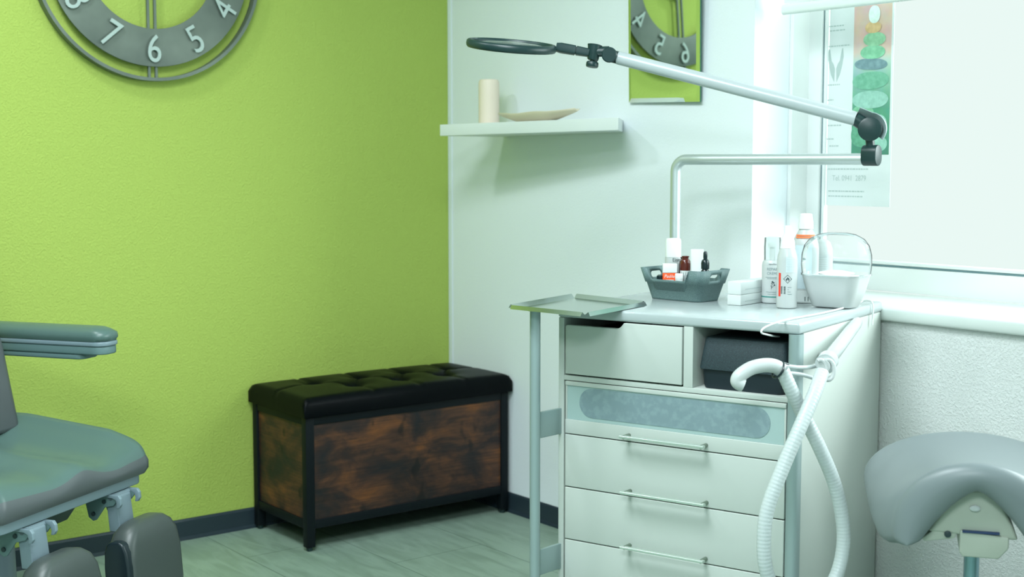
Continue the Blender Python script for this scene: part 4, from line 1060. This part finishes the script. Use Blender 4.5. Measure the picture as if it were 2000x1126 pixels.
# leg rests
for s in (.100, .400):
    yc = -s
    bm = B()   # hanging strap
    poly = [(-.030, .366), (-.010, .370), (-.004, .364), (-.002, .345), (.006, .285), (-.024, .285), (-.030, .345)]
    prism(bm, poly, yc-.028, yc+.028, 'y'); lr = part('leg_rest_arm', bm, CHMET, bevel=.002, **P)
    bm = B(); tube(bm, [(-.014, yc-.036, .366), (-.014, yc+.036, .366)], .007, 14); sub('hinge_pin', bm, CHMET, lr, t, local=True)
    for sd_ in (-1, 1):
        bm = B(); prism(bm, [(-.034, .374), (.010, .374), (.016, .366), (.017, .352), (.012, .344), (.004, .343), (.006, .352), (.003, .362), (-.006, .366), (-.034, .367)], yc+sd_*.036-.0045, yc+sd_*.036+.0045, 'y'); sub('hinge_ear', bm, CHMET, lr, t, local=True, bevel=.0015)
        bm = B(); prism(bm, [(-.088, .374), (.000, .374), (.004, .360), (-.006, .348), (-.030, .342), (-.052, .312), (-.062, .308), (-.074, .316)], yc+sd_*.034-.002, yc+sd_*.034+.002, 'y')
        hp = sub('hinge_plate', bm, CHSHELL, lr, t, local=True, bevel=.0015)
        bm = B()
        for a_, z_ in ((-.030, .356), (-.060, .325)): tube(bm, [(a_, yc+sd_*.034-.005, z_), (a_, yc+sd_*.034+.005, z_)], .005, 10)
        sub('bolt', bm, CHDARK, lr, t, local=True)
    bm = B(); ra = []
    Mp = Matrix.Translation((.045, yc, .318)) @ Matrix.Rotation(math.radians(-4), 4, 'Y')
    for z, w_, th_ in ((0, .085, .030), (-.006, .130, .046), (-.020, .172, .060), (-.045, .200, .069), (-.08, .214, .072), (-.16, .218, .072), (-.235, .205, .068), (-.262, .16, .05), (-.268, .10, .03)):
        ra.append([Mp @ Vector((x, y, z)) for x, y in rrect(th_, w_, min(th_/2-.002, .026), 6)])
    loft(bm, ra); pd = part('leg_pad', bm, PADV, ang=70, **P)
    # darker inner cheek of the pad
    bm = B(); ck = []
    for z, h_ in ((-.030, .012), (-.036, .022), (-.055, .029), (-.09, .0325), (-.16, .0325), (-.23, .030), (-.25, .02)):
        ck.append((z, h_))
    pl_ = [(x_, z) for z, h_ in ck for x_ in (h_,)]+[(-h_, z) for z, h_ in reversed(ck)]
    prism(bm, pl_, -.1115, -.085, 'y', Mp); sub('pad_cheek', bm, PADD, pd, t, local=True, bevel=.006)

# ================================================================== SADDLE STOOL
sp = at(1897, 1000, 2.47); 
dirc = Vector((sp.x-CAM.x, sp.y-CAM.y, 0)).normalized(); rz_s = math.atan2(dirc.y, dirc.x)-PI/2
# local: x right in view, y away; turned a little
t = thing('saddle_stool', 'grey saddle stool on a steel gas lift in front of the window wall', 'stool', (sp.x, sp.y, 0), rz_s+.06)
P = dict(root=t, local=True)
def sad_ring(v, f=1.0, dy=0.0, n=30):
    w_ = .142+.056*(v**.55); h_ = .124-.026*v+.012*math.sin(PI*v**.6); zt = .596-.008*v+.010*(2*v-1)**2; th = math.radians(106)
    wi = w_-.052; hi = h_-.020; O, I = [], []
    for k in range(n+1):
        a = -th+2*th*k/n; O.append(Vector((w_*math.sin(a), 0, zt-h_*(1-math.cos(a))))); q_ = abs(a)/th; xi = w_*.66
        I.append(Vector((math.copysign(xi*(.85*q_+.15*math.sin(q_*PI/2)), a), 0, zt-.050-(h_*1.2-.048)*q_**1.35)))
    y0_ = -.150+.32*v
    R = []
    for k, p in enumerate(O): m_ = (p+I[k])/2; q = m_+(p-m_)*f; R.append((q.x, y0_+dy+.016*(q.x/.15)**2*(1-v), q.z))
    for k in range(n, -1, -1): m_ = (O[k]+I[k])/2; q = m_+(I[k]-m_)*f; R.append((q.x, y0_+dy+.016*(q.x/.15)**2*(1-v), q.z))
    return R
bm = B(); rings = []
for k in range(6): a = PI/2*k/6; rings.append(sad_ring(0, max(.05, math.sin(a)), -.022*math.cos(a)))
for k in range(15): rings.append(sad_ring(k/14))
for k in range(5, -1, -1): a = PI/2*k/6; rings.append(sad_ring(1, max(.05, math.sin(a)), .022*math.cos(a)))
loft(bm, rings, False); bm.verts.ensure_lookup_table(); nn = len(rings[0]); hn = nn//2
for off in (0, (len(rings)-1)*nn):
    for k in range(hn-1): bm.faces.new([bm.verts[off+q] for q in (k, k+1, nn-2-k, nn-1-k)])
part('saddle_seat', bm, SADV, subs=1, **P)
bm = B(); prism(bm, [(-.080, .472), (.072, .466), (.062, .492), (.036, .545), (.026, .553), (-.026, .553), (-.036, .545), (-.068, .492)], -.130, .10, 'y'); part('seat_shell', bm, STMET, bevel=.006, **P)
bm = B(); prism(bm, [(-.090, .458), (-.062, .482), (-.040, .484), (-.030, .474), (-.034, .462), (-.085, .453)], -.127, -.05, 'y'); part('lever_flange', bm, STMET, bevel=.002, **P)
bm = B(); prism(bm, [(-.026, .480), (.056, .472), (.056, .452), (.040, .432), (-.020, .432), (-.026, .440)], -.134, -.02, 'y'); mbk = part('mounting_block', bm, STMET, bevel=.003, **P)
bm = B(); box(bm, -.022, .040, -.1370, -.130, .4765, .4800); part('navy_gap_strip', bm, mat('navy_strip', hexc(30, 50, 90), .5), smooth=False, **P)  # thin navy strip across the front of the mounting block
bm = B(); M = Matrix.Translation((-.002, -.131, .520)) @ Matrix.Rotation(PI/2, 4, 'X'); lathe(bm, [(.009, -.001), (.009, .003), (.006, .0045)], (0, 0, 0), 18, M=M, sy=.6); part('plastic_plug', bm, WGLOSS, **P)
bm = B(); M = Matrix.Translation((-.046, -.128, .470)) @ Matrix.Rotation(PI/2, 4, 'X'); lathe(bm, [(.006, -.001), (.006, .004), (.003, .005)], (0, 0, 0), 14, M=M); part('bolt', bm, CHDARK, **P)
bm = B(); lathe(bm, [(.0135, .12), (.0135, .434)], (0, -.055, 0), 28); part('gas_lift', bm, STMETD, **P)
bm = B(); lathe(bm, [(.025, .06), (.025, .20), (.018, .205)], (0, -.055, 0), 28); part('lift_sleeve', bm, BLACKP, **P)
for k in range(5):
    a = 2*PI*k/5+.3; c_ = Vector((0, -.055, 0)); e_ = c_+Vector((math.cos(a), math.sin(a), 0))*.25
    bm = B(); tube(bm, [c_+Vector((0, 0, .09)), e_+Vector((0, 0, .068))], lambda u: .020-.008*u, 12); lg = part('leg', bm, ALU, **P)
    bm = B(); M_ = Matrix.Translation(e_+Vector((0, 0, .0265))) @ Matrix.Rotation(a, 4, 'Z'); tube(bm, [M_ @ Vector((0, -.02, 0)), M_ @ Vector((0, .02, 0))], .026, 18); tube(bm, [e_+Vector((0, 0, .03)), e_+Vector((0, 0, .07))], .006, 10); sub('caster', bm, BLACKP, lg, t, local=True)
